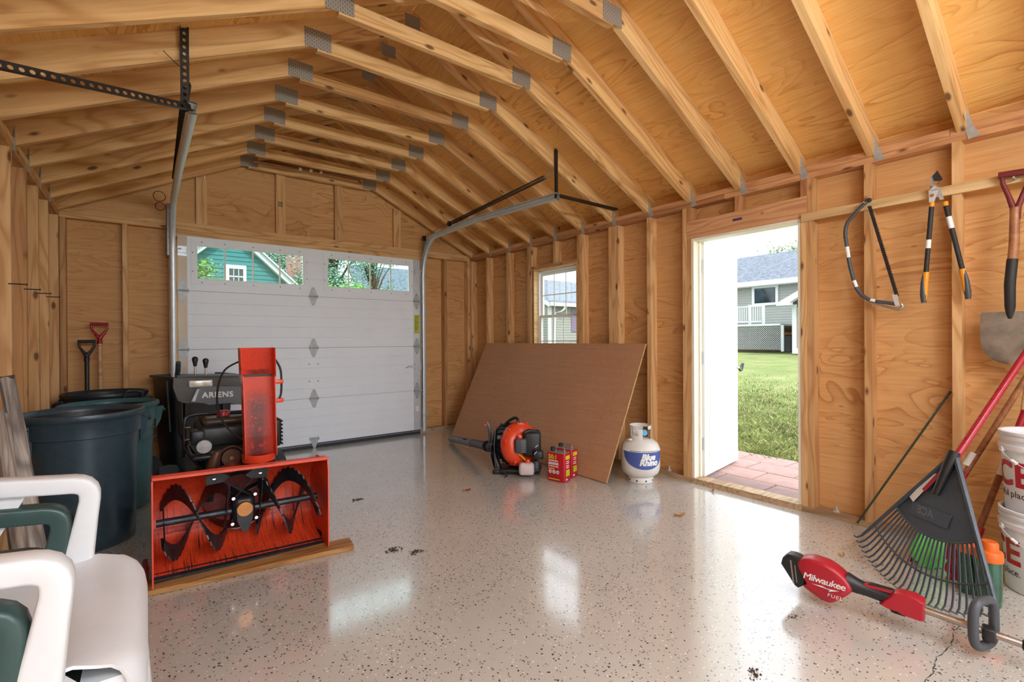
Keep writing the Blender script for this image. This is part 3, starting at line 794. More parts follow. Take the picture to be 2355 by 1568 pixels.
for i in range(4):
    if i < 3: ribbed(GX0, GX1, JZ[i]+.0015, JZ[i+1]-.0015, 5).build('door_section', MAT['white_door'], d1, 0)
    else:
        m = MB(); za, zb = JZ[3]+.0015, JZ[4]
        m.box(GX0, GX1, gy, gy+.045, za, WZ[0]); m.box(GX0, GX1, gy, gy+.045, WZ[1], zb)
        m.box(GX0, WD[0][0], gy, gy+.045, WZ[0], WZ[1]); m.box(WD[1][1], GX1, gy, gy+.045, WZ[0], WZ[1])
        rb = ribbed(WD[0][1], WD[1][0], WZ[0], WZ[1], 4); m.add(rb.v, rb.f)
        sec = m.build('door_section', MAT['white_door'], d1, 0)
        for (a, b_) in WD:
            m = MB(); q = .03
            for (xa, xb, z_a, z_b) in ((a-.028, b_+.028, WZ[1]-.012, WZ[1]+.028), (a-.028, b_+.028, WZ[0]-.028, WZ[0]+.012), (a-.028, a+.012, WZ[0]+.012, WZ[1]-.012), (b_-.012, b_+.028, WZ[0]+.012, WZ[1]-.012)):
                m.box(xa, xb, gy-.008, gy, z_a, z_b)
            fr = m.build('window_frame', MAT['white_door'], sec, 0)
            MB().box(a+.002, b_-.002, gy+.018, gy+.022, WZ[0]+.002, WZ[1]-.002).build('pane', MAT['glass_green'], sec, 0)
            m = MB()
            for (xa, xb, z_a, z_b) in ((a+.012, b_-.012, WZ[1]-.024, WZ[1]-.012), (a+.012, b_-.012, WZ[0]+.012, WZ[0]+.024), (a+.012, a+.024, WZ[0]+.024, WZ[1]-.024), (b_-.024, b_-.012, WZ[0]+.024, WZ[1]-.024)):
                m.box(xa, xb, gy-.003, gy+.016, z_a, z_b)
            m.build('glazing_bead', MAT['white'], sec, 0)
            for f in (.25, .5, .75):
                x = a+(b_-a)*f; MB().box(x-.007, x+.007, gy+.008, gy+.0165, WZ[0]+.024, WZ[1]-.024).build('muntin', MAT['cream'], sec, 0)
            m = MB()
            for f in (.06, .25, .5, .75, .94):
                for z in (WZ[0]-.014, WZ[1]+.014): x = a+(b_-a)*f; m.cyl((x, gy-.0105, z), (x, gy-.008, z), .005, n=6)
            for x in (a-.014, b_+.014):
                for z in (WZ[0]+.09, WZ[1]-.09): m.cyl((x, gy-.0105, z), (x, gy-.008, z), .005, n=6)
            m.build('screw', MAT['ink'], sec, 0)
for z in JZ[1:4]: MB().box(GX0+.002, GX1-.002, gy+.012, gy+.04, z-.008, z+.008).build('joint_strip', MAT['rubber'], d1, 0)  # strips added behind the section joints to stop daylight leaking through
MB().rbox(GX0, GX1, gy-.004, gy+.05, 0.0, .03, .01, 2).build('bottom_seal', MAT['rubber'], d1)
MB().box(GX0, GX1, gy-.003, gy-.0002, .034, .05).build('bottom_rail', MAT['dark_grey'], d1, 0)
# end stiles: beige on the left, galvanised on the right
for i in range(4):
    MB().box(GX0, .306, gy-.004, gy-.0002, JZ[i]+.022*(i == 0)+.002, JZ[i+1]-.002).build('end_stile', MAT['beige_metal'], d1, 0)
    MB().box(2.612, GX1, gy-.004, gy-.0002, JZ[i]+.022*(i == 0)+.002, JZ[i+1]-.002).build('end_stile', MAT['galv'], d1, 0)
def hinge(x, z, up=True, dn=True):
    m = MB(); y = gy-.005; w = .042; h = .098
    if up: m.prism([(-w, .012), (w, .012), (.012, h), (-.012, h)], (x, y, z), (1, 0, 0), (0, 0, 1), .003)
    if dn: m.prism([(-w, -.012), (-.012, -h), (.012, -h), (w, -.012)], (x, y, z), (1, 0, 0), (0, 0, 1), .003)
    m.cyl((x-.045, y-.012, z), (x+.045, y-.012, z), .008, n=8)
    m.box(x-.045, x-.041, y-.022, y, z-.014, z+.014); m.box(x+.041, x+.045, y-.022, y, z-.014, z+.014)
    m.box(x-.042, x+.042, y-.006, y, z-.014, z+.014)
    for s in (-1, 1):
        if (s > 0 and up) or (s < 0 and dn):
            for q in (.03, .078): m.cyl((x, y-.010, z+s*q), (x, y-.003, z+s*q), .0065, n=6)
    return m.build('hinge', MAT['galv_dull'], d1)
for z in JZ[1:4]: hinge(1.436, z)
hinge(1.436, .10, False, True)
for z in JZ[1:4]: hinge(.272, z); hinge(2.655, z)
for x, s in ((.262, -1), (2.668, 1)):
    for z in (JZ[1], JZ[2], JZ[3], 2.02, .06):
        m = MB(); xe = .205 if s < 0 else 2.728
        m.cyl((x, gy-.024, z), (xe, gy-.024, z), .006, n=6); m.cyl((xe-.008, gy-.024, z), (xe+.008, gy-.024, z), .02, n=12)
        m.build('roller', MAT['galv'], d1)
for x in (.268, 2.66):
    m = MB(); m.box(x-.036, x+.036, gy-.03, gy-.005, 1.985, 1.99); m.box(x-.036, x+.036, gy-.008, gy-.005, 1.96, 2.05); m.box(x-.036, x-.033, gy-.03, gy-.005, 1.965, 2.02); m.box(x+.033, x+.036, gy-.03, gy-.005, 1.965, 2.02)
    m.build('roller_bracket', MAT['galv'], d1, 0)
m = MB(); m.box(2.62, 2.70, gy-.03, gy-.005, .79, .875); m.box(2.54, 2.62, gy-.018, gy-.012, .82, .85); m.cyl((2.50, gy-.016, .822), (2.55, gy-.016, .84), .008, n=6)
m.build('slide_lock', MAT['galv'], d1, 0)
MB().box(2.622, 2.688, gy-.0065, gy-.0045, 1.24, 1.47).build('warning_tag', MAT['label_green'], d1, 0, 'yellow warning tag')
m = MB()
for i, z in enumerate((1.445, 1.42, 1.40, 1.38, 1.36, 1.34, 1.32, 1.30, 1.28)): m.box(2.628, 2.682-.012*(i % 3), gy-.0072, gy-.0067, z, z+.005)
m.build('tag_print', MAT['ink'], d1, 0)
MB().box(2.635, 2.675, gy-.0065, gy-.0045, .28, .345).build('sticker', MAT['label_white'], d1, 0)
m = MB()
for x in (1.39, 1.48):
    for z in (.905, .72): m.cyl((x, gy-.006, z), (x, gy+.001, z), .009, n=8)
m.build('bolt', MAT['galv_dull'], d1)

# tracks
def slotted(p, q, n_, w=.036, up=None, hole=True):
    """perforated angle iron: strip with real holes along p->q, plus a plain flange"""
    p, q = Vector(p), Vector(q); d = (q-p); L = d.length; d.normalize(); n_ = Vector(n_).normalized(); s_ = n_.cross(d).normalized()
    m = MB(); cells = max(2, int(L/.034)); cl = L/cells; t = .0028
    for i in range(cells):
        c = p+d*(i+.5)*cl; r = .0088
        outer = [(-cl/2, -w/2), (0, -w/2), (cl/2, -w/2), (cl/2, 0), (cl/2, w/2), (0, w/2), (-cl/2, w/2), (-cl/2, 0)]
        inner = [(r*1.15*math.cos(R(a)), r*math.sin(R(a))) for a in (225, 270, 315, 0, 45, 90, 135, 180)]
        for sgn in (-1, 1):
            vs = [c+d*a+s_*b+n_*sgn*t/2 for a, b in outer+inner]
            m.add(vs, [((j, (j+1) % 8, 8+(j+1) % 8, 8+j) if sgn > 0 else (8+j, 8+(j+1) % 8, (j+1) % 8, j)) for j in range(8)])
    a, b = p+s_*w/2, q+s_*w/2
    m.obox((a+b)/2+n_*.012, (b-a)/2, n_*.013, s_*.0014)
    a, b = p-s_*w/2, q-s_*w/2
    m.obox((a+b)/2, (b-a)/2, n_*.0014, s_*.001)
    return m
def track_path(x, side):
    pts = [(x, gy-.024, .03), (x, gy-.024, 1.95)]
    r = .36
    for i in range(1, 10):
        a = R(90*i/9); pts.append((x, gy-.024-r+r*math.cos(a), 1.95+r*math.sin(a)+.09*math.sin(a)))
    pts += [(x, 4.2, 2.40+.012), (x, 2.94, 2.355)]
    return pts
def ctrack(x, side):
    """C-shaped rail swept along the track path; open towards the door"""
    pts = [Vector(p) for p in track_path(x, side)]
    sec = [(.014, -.026), (.020, -.022), (.020, -.018), (.015, -.020), (-.008, -.020), (-.012, -.016), (-.012, .016), (-.008, .020), (.015, .020), (.020, .018), (.020, .022), (.014, .026), (-.010, .026), (-.016, .020), (-.016, -.020), (-.010, -.026)]
    vs = []
    for i, p in enumerate(pts):
        t = (pts[min(i+1, len(pts)-1)]-pts[max(i-1, 0)]).normalized()
        a = Vector((-side, 0, 0)); b = t.cross(Vector((1, 0, 0))).normalized()
        vs += [p+a*u*1.2+b*v*1.2 for u, v in sec]
    k = len(sec); m = MB()
    fs = [(i*k+j, i*k+(j+1) % k, (i+1)*k+(j+1) % k, (i+1)*k+j) for i in range(len(pts)-1) for j in range(k)]
    return m.add(vs, fs)
# right-hand track with spring and hangers
trk = thing('door_track', 'galvanised curved door track hung from the rafters near the side window', 'door track', (2.728, 4.0, 0))
off = (2.728, 4.0, 0)
def ob(m): m.off = Vector(off); return m
ob(ctrack(2.738, 1)).build('rail', MAT['galv'], trk)
ob(slotted((2.758, 3.013-.03, 2.345), (2.758, 3.013-.03, 2.76), (0, -1, 0))).build('hanger_strap', MAT['angle'], trk, 0)
ob(slotted((2.75, 2.965, 2.37), (3.50, 2.965, 2.37), (0, -.5, -1))).build('angle_brace', MAT['angle'], trk, 0)
def spring(p, q, r, turns, wire=.0032):
    p, q = Vector(p), Vector(q); d = (q-p).normalized(); u = d.orthogonal().normalized(); w = d.cross(u); n = turns*7; pts = []
    for i in range(n+1): a = 2*PI*i/7; pts.append(p+(q-p)*i/n+(u*math.cos(a)+w*math.sin(a))*r)
    return MB().tube(pts, wire, 4)
ob(spring((2.735, 3.10, 2.555), (2.735, 4.70, 2.475), .019, 110)).build('spring', MAT['angle'], trk)
ob(MB().tube([(2.735, 3.10, 2.555), (2.735, 3.04, 2.57), (2.75, 3.0, 2.56), (2.758, 2.985, 2.60)], .004, 6)).build('spring_hook', MAT['galv_dull'], trk)
ob(MB().tube([(2.735, 4.70, 2.475), (2.735, 4.9, 2.48), (2.745, 5.36, 2.44), (2.745, 5.41, 2.38), (2.74, 5.41, 1.2), (2.70, 5.40, .08)], .0025, 5)).build('lift_cable', MAT['angle'], trk)
ob(MB().cyl((2.73, 5.385, 2.42), (2.76, 5.385, 2.42), .032, n=14)).build('pulley', MAT['worn_steel'], trk)
ob(MB().cyl((2.72, 4.74, 2.475), (2.75, 4.74, 2.475), .028, n=14)).build('pulley', MAT['worn_steel'], trk)
ob(MB().box(2.765, 2.769, 5.36, 5.47, 2.2, 2.46)).build('flag_bracket', MAT['galv_dull'], trk, 0)
for z in (.25, .9, 1.5):
    m = ob(MB()); m.box(2.738, 2.792, gy-.03, gy-.026, z-.02, z+.02); m.box(2.762, 2.766, gy-.03, YB+.0, z-.02, z+.02)
    m.build('track_bracket', MAT['galv_dull'], trk, 0)
# left-hand track
trk2 = thing('door_track', 'galvanised door track with black spring by the trash can corner', 'door track', (.2, 4.0, 0))
off = (.2, 4.0, 0)
ob(ctrack(.192, -1)).build('rail', MAT['galv'], trk2)
ob(slotted((.165, 3.013-.03, 2.345), (.165, 3.013-.03, 2.80), (0, -1, 0))).build('hanger_strap', MAT['angle'], trk2, 0)
ob(slotted((.19, 2.965, 2.365), (-.55, 2.46, 2.145), (.35, -.93, .0))).build('angle_brace', MAT['angle'], trk2, 0)
ob(MB().tube([(.165, 2.97, 2.55), (.12, 2.96, 2.575), (.075, 2.95, 2.61)], .002, 5)).build('loose_wire', MAT['ink'], trk2)
ob(spring((.178, 3.08, 2.53), (.186, 4.62, 2.45), .019, 105)).build('spring', MAT['angle'], trk2)
m = ob(MB()); m.box(.160, .164, 4.55, 5.45, 2.02, 2.06) if False else None
m = ob(MB()); m.box(.150, .176, gy-.03, gy-.026, 1.95, 2.42); m.box(.150, .154, gy-.03, gy+.05, 1.95, 2.42); m.cyl((.17, 5.385, 2.40), (.20, 5.385, 2.40), .03, n=14)
m.build('flag_bracket', MAT['galv_dull'], trk2, 0)
m = ob(MB()); 
for (cx, cz, r) in ((.10, 2.47, .045), (.105, 2.38, .036)):
    m.tube([(cx+r*math.cos(R(a)), 5.36+.01*math.sin(R(a*2)), cz+r*math.sin(R(a))) for a in range(0, 360, 20)], .003, 5, closed=True)
m.build('cable_coil', MAT['ink'], trk2)
ob(MB().tube([(.186, 4.62, 2.45), (.185, 5.36, 2.43), (.19, 5.405, 2.36), (.192, 5.405, 1.2), (.225, 5.40, .08)], .0025, 5)).build('lift_cable', MAT['angle'], trk2)

# ---------------------------------------------------------------- tube fill lights added unseen behind the viewpoint to brighten the room
def mat_tube():
    m, nt, b = nodes('fill_light_tube'); vec = _obj_coord(nt)
    nt.links.new(_ramp(nt, _noise(nt, vec, 3, 2), [(.3, (.80, .91, 1, 1)), (.7, (.84, .93, 1, 1))]), b.inputs['Emission Color'])
    b.inputs['Emission Strength'].default_value = TUBE_STRENGTH
    return m
TUBE_STRENGTH = 150.0
MAT['fill_light_tube'] = mat_tube()
def added_fill_light(label, c):
    t = thing('added_fill_light', label, 'light', c, 0, 'added tube fill lights')
    MB().box(-.62, .62, -.03, .03, .03, .06).build('channel', MAT['white'], t, 0)
    MB().cyl((-.6, 0, 0), (.6, 0, 0), .02, n=10).build('tube', MAT['fill_light_tube'], t)
    for x in (-.61, .61): MB().box(x-.012, x+.012, -.02, .02, -.022, .04).build('tube_holder', MAT['white'], t, 0)
    for x in (-.4, .4): MB().cyl((x, 0, .06), (x, 0, 2.895-c[2]), .002, n=5).build('chain', MAT['galv'], t)
added_fill_light('added unseen tube fill light above and left of the viewpoint', (.25, -.645, 2.2))
added_fill_light('added unseen tube fill light above and right of the viewpoint', (1.95, -.645, 2.2))
added_fill_light('added unseen tube fill light farthest behind the viewpoint', (1.1, -1.865, 2.2))
# ================================================================ snow blower
def mat_scraped(name, red, dark, sc=(1, 1, 1), thr=(.46, .56), amt=.9, mask=None):
    """enamel with paint scraped off in vertical streaks"""
    m, nt, b = nodes(name)
    vec = _obj_coord(nt, sc)
    n = _noise(nt, vec, 9, 5, .65)
    f = _ramp(nt, n, [(thr[0], BK), (thr[1], WH)])
    spk = _ramp(nt, _noise(nt, _obj_coord(nt), 90, 3, .7), [(.5, BK), (.66, WH)])
    if mask:
        tcx = nt.nodes.new('ShaderNodeTexCoord'); sp_ = nt.nodes.new('ShaderNodeSeparateXYZ'); nt.links.new(tcx.outputs['Object'], sp_.inputs[0])
        f = mask(nt, sp_, f, n)
    f2 = _math(nt, 'MULTIPLY', _math(nt, 'MAXIMUM', _math(nt, 'MULTIPLY', f, .9), _math(nt, 'MULTIPLY', spk, .35)), amt)
    nt.links.new(_mix(nt, f2, lin(*red), lin(*dark)), b.inputs['Base Color'])
    b.inputs['Roughness'].default_value = .38; b.inputs['Coat Weight'].default_value = .15
    return m
def _mask_low(nt, sp_, f, n):
    low = _ramp(nt, sp_.outputs[2], [(.05, WH), (.24, (.85,)*3+(1,)), (.36, BK)])
    return _math(nt, 'MULTIPLY', f, low)
def _mask_mid(nt, sp_, f, n):
    dx = _math(nt, 'ABSOLUTE', _math(nt, 'ADD', sp_.outputs[0], -.107))
    mid = _ramp(nt, dx, [(.02, WH), (.055, (.55,)*3+(1,)), (.075, BK)])
    zz = _ramp(nt, sp_.outputs[2], [(.50, WH), (.80, WH), (.9, (.15,)*3+(1,)), (.955, (.2,)*3+(1,)), (.965, WH), (1.02, (.8,)*3+(1,)), (1.08, (.1,)*3+(1,))])
    grain = _ramp(nt, _noise(nt, _obj_coord(nt), 45, 4, .7), [(.26, BK), (.48, WH)])
    return _math(nt, 'MULTIPLY', _math(nt, 'MULTIPLY', mid, zz), grain)
MAT['red_scraped'] = mat_scraped('scraped_orange_red_enamel', (230, 72, 36), (40, 24, 24), (24.0, .35, .5), (.53, .60), 1.0, _mask_low)
MAT['red_speck'] = mat_scraped('scoured_chute_enamel', (226, 66, 36), (52, 28, 26), (1.6, 1, .7), (.5, .62), .95, _mask_mid)

SB = (.40, 3.2, 0)
sb = thing('snow_blower', 'orange-red two-stage snow blower with open auger housing on a plank', 'snow blower', SB)
def S(m=None):
    m = MB(); m.off = Vector(SB); return m
HX0, HX1 = .018, .786
# auger housing: curved sheet from top lip round the back to the scraper edge
prof = [(2.725, .520), (2.745, .528), (2.775, .505), (2.86, .497), (2.95, .478), (3.02, .43), (3.065, .35), (3.075, .26), (3.06, .17), (3.01, .10), (2.93, .065), (2.80, .045)]
def hz(x): return -.012*(x-.4)/.4
grid = [[(x, y, z+hz(x)) for (y, z) in prof] for x in [HX0+(HX1-HX0)*i/14 for i in range(15)]]
m = S().sheet(grid, .004)
hs = m.build('auger_housing', MAT['red_scraped'], sb, 50)
# round opening into the impeller drum
cut = MB().cyl((.40, 2.98, .285), (.40, 3.2, .285), .165, n=40); cut.off = Vector(SB)
co = cut.build('cutter', MAT['red_dark'])
bo = hs.modifiers.new('hole', 'BOOLEAN'); bo.object = co; bo.operation = 'DIFFERENCE'; bo.solver = 'EXACT'
co.location = SB
bpy.context.view_layer.update()
dg = bpy.context.evaluated_depsgraph_get()
nm = bpy.data.meshes.new_from_object(hs.evaluated_get(dg))
hs.modifiers.clear(); hs.data = nm
bpy.data.objects.remove(co)
sidep = [(2.705, .028), (2.702, .45), (2.712, .512), (2.74, .525), (2.80, .515), (2.93, .50), (3.03, .44), (3.082, .34), (3.085, .22), (3.05, .12), (2.96, .05), (2.86, .03)]
for x in (HX0-.006, HX1):
    S().prism(sidep, (x, 0, hz(x)), (0, 1, 0), (0, 0, 1), .006).build('side_plate', MAT['red'], sb)
m = S(); m.bar((HX0-.004, 2.718, .523+hz(HX0)), (HX1+.004, 2.718, .523+hz(HX1)), .03, .012); m.build('top_lip', MAT['red'], sb)
m = S(); m.obox((.40, 2.80, .040), (.384, 0, -.011), (0, .025, .006), (0, 0, .004)); m.build('scraper_blade', MAT['worn_steel'], sb)
for x in (HX0-.03, HX1+.012):
    m = S(); m.rbox(x-.012, x+.012, 2.82, 3.02, .018, .075, .01, 2); m.cyl((x-.016, 2.92, .06), (x+.016, 2.92, .06), .01, n=8)
    m.build('skid_shoe', MAT['red_dark'], sb)
# impeller drum, its back and blades
m = S(); m.lathe([(.165, .0), (.166, .16), (.03, .165)], (.40, 3.05, .285), 32, (0, 1, 0)); m.build('impeller_drum', MAT['red_dark'], sb)
m = S()
for a in (20, 140, 260):
    d = Vector((math.cos(R(a)), 0, math.sin(R(a)))); c = Vector((.40, 3.13, .285))
    m.obox(c+d*.08, d*.07, Vector((0, .035, 0)), Vector((-d.z, 0, d.x))*.003)
m.cyl((.40, 3.02, .285), (.40, 3.2, .285), .028, n=12); m.build('impeller', MAT['worn_steel'], sb)
# auger shaft, gearbox
SY, SZ = 2.88, .272
m = S(); m.cyl((.03, SY, SZ+.006), (.775, SY, SZ-.006), .018, n=14); m.build('auger_shaft', MAT['worn_steel'], sb)
m = S(); m.rbox(.345, .455, SY-.045, SY+.10, SZ-.06, SZ+.075, .03, 3)
m.prism([(-.04, .03), (.04, .03), (.035, -.04), (.012, -.10), (-.012, -.10), (-.035, -.04)], (.40, SY-.035, SZ), (1, 0, 0), (0, 0, 1), .03)
m.build('gearbox', MAT['black_metal'], sb)
m = S(); m.lathe([(.001, 0), (.036, 0), (.04, .012), (.001, .0121)], (.40, SY-.066, SZ+.015), 20, (0, 1, 0)); m.build('gearbox_cap', MAT['brass'], sb)
for (x, z) in ((.345, -.055), (.455, -.045), (.35, .075), (.45, .08)):
    m = S(); m.cyl((x, SY-.05, SZ+z), (x, SY-.03, SZ+z), .009, n=6); m.build('bolt', MAT['chrome'], sb)
# ribbon augers: open helices with a serrated outer edge, mirrored left and right
def ribbon(x0, x1, a0, turns, hand):
    n = 56; g = []; m = S(); vs = []
    for i in range(n+1):
        f = i/n; a = R(a0)+hand*2*PI*turns*f; x = x0+(x1-x0)*f
        tooth = .014*((i*1.0) % 3)/2
        for rr, dx in ((.104, -.005), (.182-tooth, -.003), (.182-tooth, .003), (.104, .005)):
            vs.append((x+dx, SY+rr*math.cos(a), SZ+rr*math.sin(a)*1.0))
    fs = []
    for i in range(n):
        for j in range(4): a_ = i*4+j; b_ = i*4+(j+1) % 4; fs.append((a_, b_, b_+4, a_+4))
    fs += [(3, 2, 1, 0), (n*4, n*4+1, n*4+2, n*4+3)]
    return m.add(vs, fs)
for (x0, x1, a0, hand) in ((.05, .33, 200, 1), (.05, .33, 20, 1), (.75, .47, 200, -1), (.75, .47, 20, -1)):
    ribbon(x0, x1, a0, .78, hand).build('auger_ribbon', MAT['worn_steel'], sb)
for (x, a) in ((.06, 200), (.06, 20), (.322, 122), (.322, 302), (.74, 200), (.74, 20), (.478, 58+60), (.478, 238+60)):
    d = Vector((0, math.cos(R(a)), math.sin(R(a)))); c = Vector((x, SY, SZ))
    m = S(); m.obox(c+d*.085, d*.085, Vector((.003, 0, 0)), Vector((0, -d.z, d.y))*.018); m.build('ribbon_spoke', MAT['worn_steel'], sb)
# crossed brace rods and their brackets
for (x, z, gx) in ((.283, .468, .43), (.452, .468, .36)):
    m = S(); m.tube([(x, 2.80, z), (.40+(.37-.40)*0, 2.84, .40), (gx, 2.845, .345)], .0055, 6) if False else m.tube([(x, 2.80, z), (gx, 2.845, .35)], .0055, 6)
    m.build('brace_rod', MAT['worn_steel'], sb)
for (x, z, s) in ((.272, .478, 1), (.458, .473, -1)):
    m = S(); m.prism([(-.045*s, -.03), (.03*s, -.025), (.06*s, .0), (.02*s, .03), (-.045*s, .02)], (x, 2.80, z), (1, 0, 0), (0, -.2, .98), .012); m.build('bracket', MAT['black_metal'], sb)
    m = S(); m.cyl((x-.01*s, 2.788, z), (x-.01*s, 2.80, z), .009, n=6); m.build('bolt', MAT['chrome'], sb)
m = S()
m.lathe([(.075, .06), (.075, -.02), (.085, -.02), (.085, .06)], (.40, 2.99, .40), 20, (0, 0, 1), 0, 360) if False else None
# dark ring of the impeller mouth
m = S(); m.tube([(.40+.14*math.cos(R(a)), 3.035, .30+.14*math.sin(R(a))) for a in range(0, 181, 12)], .022, 6); m.build('housing_ring', MAT['black_metal'], sb)
# discharge chute: channel open to the front, with hinged deflector
def channel(x0, x1, y0, yb, z0, z1, lean, x0t, x1t):
    """three-sided channel from z0 to z1"""
    m = S(); t = .004
    b0, b1 = Vector((0, yb, z0)), Vector((0, yb+lean, z1))
    P = lambda x, y, z: Vector((x, y, z))
    m.add([P(x0, yb, z0), P(x1, yb, z0), P(x1t, yb+lean, z1), P(x0t, yb+lean, z1), P(x0, yb+t, z0), P(x1, yb+t, z0), P(x1t, yb+lean+t, z1), P(x0t, yb+lean+t, z1)],
          [(0, 1, 2, 3), (7, 6, 5, 4), (0, 4, 5, 1), (1, 5, 6, 2), (2, 6, 7, 3), (3, 7, 4, 0)])
    back = (m, )
    w = S()
    for (xa, xb, s) in ((x0, x0t, -1), (x1, x1t, 1)):
        w.add([P(xa, y0, z0), P(xa, yb, z0), P(xb, yb+lean, z1), P(xb, y0+lean, z1), P(xa+s*t, y0, z0), P(xa+s*t, yb, z0), P(xb+s*t, yb+lean, z1), P(xb+s*t, y0+lean, z1)],
              [(0, 1, 2, 3), (7, 6, 5, 4), (0, 4, 5, 1), (1, 5, 6, 2), (2, 6, 7, 3), (3, 7, 4, 0)])
    return m, w
bk, wl_ = channel(.437, .592, 3.02, 3.10, .50, .965, -.01, .425, .582)
bk.build('chute', MAT['red_speck'], sb, 0); 
for i in range(2):
    w = S(); w.v = wl_.v[i*8:(i+1)*8]; w.f = wl_.f[:6]; w.build('chute_side', MAT['red'], sb, 0)
bk, wl_ = channel(.418, .585, 3.00, 3.085, .955, 1.122, -.075, .402, .568)
df = bk.build('chute_deflector', MAT['red_speck'], sb, 0)
for i in range(2):
    w = S(); w.v = wl_.v[i*8:(i+1)*8]; w.f = wl_.f[:6]; w.build('deflector_side', MAT['red'], df, 0)
m = S(); m.bar((.418, 3.082, .965), (.588, 3.082, .965), .006, .016); m.build('deflector_hinge', MAT['black_metal'], sb)
m = S(); m.lathe([(.086, 0), (.086, .04), (.078, .04), (.078, 0)], (.512, 3.10, .47), 24); m.build('chute_ring', MAT['red'], sb)
m = S(); m.lathe([(.09, 0), (.09, .012), (.08, .012)], (.512, 3.10, .455), 24); m.build('chute_flange', MAT['black_metal'], sb)
m = S(); m.tube(curve3([(.592, 3.07, 1.06), (.625, 3.08, 1.0), (.632, 3.08, .93), (.628, 3.08, .84), (.60, 3.07, .80)]), .006, 6); m.build('deflector_cable', MAT['ink'], sb)
for z in (.92, .81):
    m = S(); m.rbox(.588, .64, 3.06, 3.085, z-.012, z+.012, .005, 2); m.build('cable_clamp', MAT['red'], sb)
m = S(); m.tube(curve3([(.402, 3.02, 1.045), (.34, 3.05, 1.0), (.312, 3.1, .90), (.318, 3.16, .78), (.36, 3.2, .67), (.44, 3.22, .58), (.52, 3.24, .53)]), .0055, 6); m.build('control_cable', MAT['ink'], sb)
# dash panel and shroud
PY = 3.95
m = S(); m.prism([(.142, .915), (.70, .892), (.715, .74), (.66, .69), (.20, .742), (.165, .76), (.138, .85)], (0, PY+.06, 0), (1, 0, 0), (0, 0, 1), .09); m.build('dash_panel', MAT['panel'], sb)
m = S(); m.prism([(.232, .748), (.268, .838), (.31, .848), (.66, .828), (.66, .71), (.56, .70), (.50, .712), (.46, .725), (.34, .72), (.31, .735)], (0, PY-.035, 0), (1, 0, 0), (0, 0, 1), .02); shr = m.build('shroud', MAT['grey_plastic'], sb)
m = S(); m.prism([(.240, .755), (.272, .832), (.284, .832), (.258, .752)], (0, PY-.056, 0), (1, 0, 0), (0, 0, 1), .004); m.build('shroud_trim', MAT['alu'], shr)
letters('lettering', 'ARIENS', .052, Vector((.392, PY-.0565, .786))-Vector(SB), (1, 0, -.02), (0, 0, 1), MAT['label_white'], shr, spacing=1.12, bold=.0018)
m = S(); m.rbox(.224, .362, PY-.05, PY-.028, .845, .893, .008, 2); m.build('headlight', MAT['lens'], sb)
m = S(); m.prism([(.16, .93), (.70, .905), (.70, .895), (.16, .917)], (0, PY+.2, 0), (1, 0, 0), (0, 0, 1), .24); m.build('dash_top', MAT['black'], sb)
for (x, zt, r) in ((.268, 1.035, .02), (.331, 1.022, .02)):
    m = S(); m.cyl((x, PY+.06, .91), (x, PY+.06, zt-.045), .006, n=8); lv = m.build('lever', MAT['chrome'], sb)
    m = S(); m.lathe([(.001, -.05), (.010, -.05), (.013, -.03), (.019, -.005), (.018, .008), (.010, .016), (.001, .018)], (x, PY+.06, zt), 14); m.build('lever_knob', MAT['black'], lv)
for x in (.172, .64):
    m = S(); m.tube([(x, PY+.25, .92), (x, PY+.12, .95), (x, PY+.06, 1.015)], [.015, .016, .015], 10); m.build('grip', MAT['dark_grey'], sb)
    m = S(); m.tube([(x, PY+.25, .92), (x-.0, PY+.05, .87), (x, PY-.02, .74), (x+.0, PY-.15, .56), (x+(.08 if x < .4 else -.08), PY-.42, .40), (x+(.10 if x < .4 else -.10), PY-.6, .36)], .015, 10); m.build('handlebar_tube', MAT['black_metal'], sb)
# engine
m = S(); m.rbox(.235, .60, 3.36, 3.72, .52, .655, .03, 3); m.build('engine_shroud', MAT['black'], sb)
m = S(); m.rbox(.262, .60, 3.38, 3.70, .645, .695, .025, 3); tk = m.build('fuel_tank', MAT['panel'], sb)
m = S(); m.lathe([(.001, .022), (.03, .022), (.036, .014), (.036, -.01), (.001, -.011)], (.375, 3.45, .708), 16); m.build('fuel_cap', MAT['tool_red'], tk)
m = S(); m.lathe([(.001, .012), (.02, .012), (.02, -.01)], (.50, 3.42, .705), 12); m.build('oil_cap', MAT['yellow'], tk)
m = S(); m.rbox(.200, .27, 3.34, 3.46, .555, .635, .01, 2); m.build('heater_box', MAT['black'], sb)
m = S(); m.rbox(.27, .56, 3.30, 3.70, .36, .53, .03, 3); m.build('engine_block', MAT['black_metal'], sb)
m = S(); m.lathe([(.001, 0), (.038, 0), (.041, .006), (.041, .014), (.001, .0141)], (.262, 3.30, .545), 24, (0, 1, 0)); m.build('choke_disc', MAT['alu'], sb)
m = S(); m.lathe([(.001, -.004), (.012, -.004), (.014, .0), (.05, .0), (.053, .008), (.053, .03), (.001, .031)], (.394, 3.255, .470), 28, (0, 1, 0)); pu = m.build('drive_pulley', MAT['brown_metal'], sb)
m = S(); m.lathe([(.001, -.006), (.012, -.006), (.012, .0)], (.394, 3.252, .470), 12, (0, 1, 0)); m.build('pulley_bolt', MAT['brass'], pu)
m = S(); m.tube(curve3([(.325, 3.25, .38), (.332, 3.25, .48), (.35, 3.25, .522), (.40, 3.25, .538), (.445, 3.25, .512), (.458, 3.25, .47), (.47, 3.25, .40)], 4), .0055, 6); m.build('belt_guide', MAT['brown_metal'], sb)
m = S(); m.tube([(.29, 3.27, .40), (.305, 3.26, .46), (.325, 3.26, .515)], [.026, .03, .018], 10); m.build('belt_finger', MAT['brown_metal'], sb)
